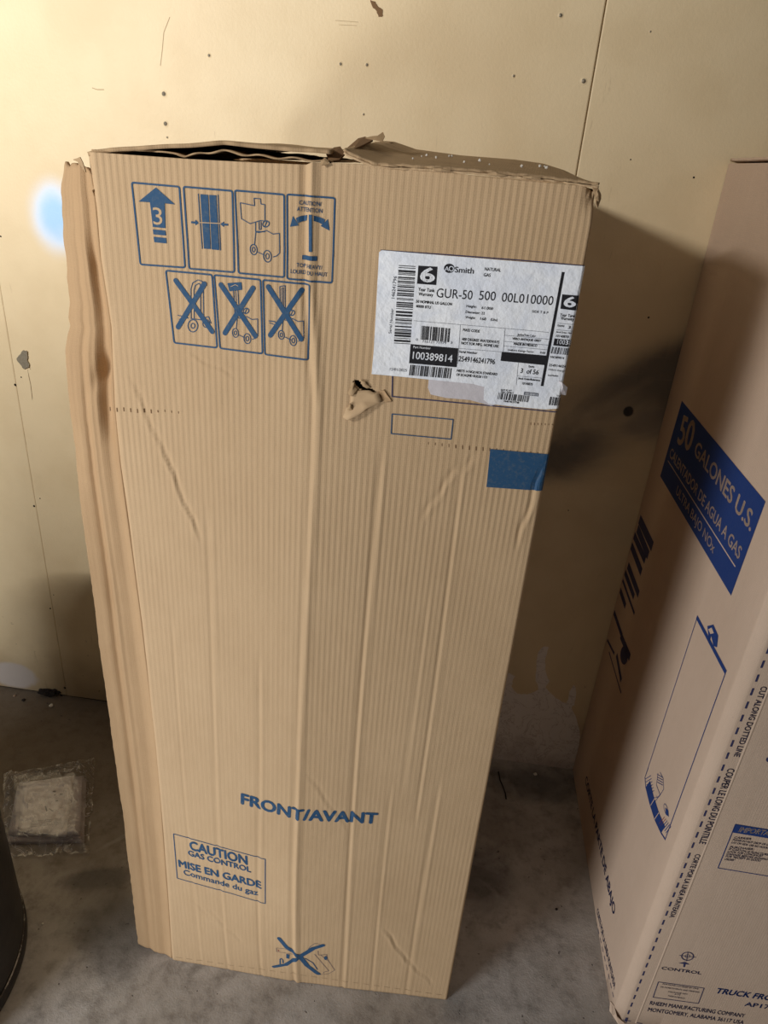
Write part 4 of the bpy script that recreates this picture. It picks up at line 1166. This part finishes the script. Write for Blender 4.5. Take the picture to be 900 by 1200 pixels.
block('folded_sheets', Q1, .001, .008, M_PAG, pap, wob=.0015)
block('folded_sheets', fq([(23, 917), (99, 909), (95, 982), (10, 978)], .012), .0085, .013, M_PAG, pap, wob=.002, seed=3)
block('folded_sheets', fq([(78, 914), (97, 910), (94, 978), (68, 976)], .02), .0135, .018, M_PAG, pap, wob=.002, seed=5)
Qb = fq([(27, 918), (87, 909), (78, 980), (31, 956)], .024)
Qb = fq([(27, 918), (87, 909), (77.5, 980), (22, 974)], .022)
bk = block('booklet', Qb, .0190, .0235, M_PAP, pap, wob=.0008, seed=8)
FB = Face(lambda a, b: Vector(on_z(a, b, .0242)[:2]), lambda u, v, l=0: Vector((u, v, .0242+l)))
p = Print(FB, 0, 880, 6.923)
for a, b in (((430, 330), (452, 328)), ((486, 352), (508, 350)), ((440, 360), (450, 352)), ((455, 408), (470, 404)), ((400, 470), (430, 490)), ((368, 450), (380, 490))): p.line([a, b], 3)
for i in range(4): p.line([(250+0*i, 575+i*14), (500, 548+i*14)], .9)
o = p.build('booklet_print', [M_GRY], pap, cell=0)

BQd = fq([(4, 908), (112, 889), (104, 1000), (6, 1006)], .004)
def PBg(s, t):
    q = quadP(BQd, s, t, 0)
    e = min(s, 1-s, t*1.0, 1-t); dome = sstep(.0, .16, e)
    h = .005+.027*dome
    rid = abs(nz(q.x*22, q.y*22, 3)); rid2 = abs(nz(q.x*45, q.y*40, 8)); tw = nz(q.x*9, q.y*9, 2)
    h += (.010*max(0, .25-rid)*2 + .005*max(0, .2-rid2)*2 + .004*tw)*(.35+.65*sstep(0, .3, e))+.006*sstep(.12, 0, e)*abs(nz(s*9, t*9, 1))*2
    q.z = max(.0015, h); q.x += .006*nz(s*8, t*8, 5)*(e < .1); q.y += .006*nz(s*8, t*8, 11)*(e < .1)
    return q
bag = sheet('plastic_bag', PBg, 90, 90, lambda s, t: (s, t), M_FILM, None, 0)
tag(bag, 'crumpled clear plastic bag wrapped round papers on the dirty concrete floor', 'plastic bag')

# ------------------------------------------------------------------ small debris on the floor
def pebble(name, px, py, r, mat, lab_, cat, flat=.6, seed=1, z=None):
    P = on_z(px, py, 0); bm = bmesh.new(); bmesh.ops.create_icosphere(bm, subdivisions=3, radius=r)
    for v in bm.verts:
        c_ = v.co.normalized(); v.co *= 1+.35*nz(c_.x*1.5+seed, c_.y*1.5, c_.z*1.5)+.1*nz(c_.x*5, c_.y*5+seed, c_.z*5); v.co.z *= flat
    lo = min(v.co.z for v in bm.verts)
    o = bm_obj(name, bm, mat); o.location = (P.x, P.y, -lo); tag(o, lab_, cat); return o
pebble('pebble', 60, 828, .006, M_FOAM, 'small pale stone chip on the floor near the foot of the left wall', 'pebble', seed=2)
pebble('pebble', 28, 821, .005, M_BLKD, 'small black crumb on the floor left of the pale stone chip', 'pebble', seed=5)
pebble('pebble', 17, 816, .004, M_STONE, 'smallest tan chip, nearest the left edge at the wall foot', 'pebble', seed=9)
pebble('pebble', 50, 1083, .0025, M_FOAM, 'tiny white speck on the floor beside the dark round tank', 'pebble', seed=12)
pebble('pebble', 627, 908, .005, M_FOAM, 'white chip in the shadow between the two cartons by the wall', 'pebble', seed=15)
pebble('pebble', 652, 1066, .003, M_BLKD, 'tiny black crumb on the floor between the two cartons', 'pebble', seed=18)
# black clod at the wall foot
P0 = on_z(62, 811, 0); bm = bmesh.new()
bmesh.ops.create_icosphere(bm, subdivisions=4, radius=1)
for v in bm.verts:
    c_ = v.co.copy(); v.co = Vector((c_.x*.032, c_.y*.012, c_.z*.011))*(1+.5*nz(c_.x*2, c_.y*2, c_.z*2)+.2*nz(c_.x*6, c_.y*6, c_.z*6))
lo = min(v.co.z for v in bm.verts)
o = bm_obj('dirt_clod', bm, M_BLKD); o.location = (P0.x, P0.y-.016, -lo); tag(o, 'flat black clod of debris against the foot of the left wall', 'debris')
# thin wire lying on the floor in the dark gap
c_ = bpy.data.curves.new('w', 'CURVE'); c_.dimensions = '3D'; sp = c_.splines.new('POLY')
pts = [on_z(*q, .0) for q in ((584, 905), (586, 915), (589, 922), (592, 930), (593, 937))]; sp.points.add(len(pts)-1)
for a, b in zip(sp.points, pts): a.co = (b.x, b.y, .002, 1)
c_.bevel_depth = .0018; c_.bevel_resolution = 2
o = bpy.data.objects.new('t', c_); COL.objects.link(o); dg = bpy.context.evaluated_depsgraph_get()
me = bpy.data.meshes.new_from_object(o.evaluated_get(dg)); bpy.data.objects.remove(o)
tag(link('wire_scrap', me, M_BLKD), 'short black wire scrap on the floor in the dark gap between the cartons', 'wire')
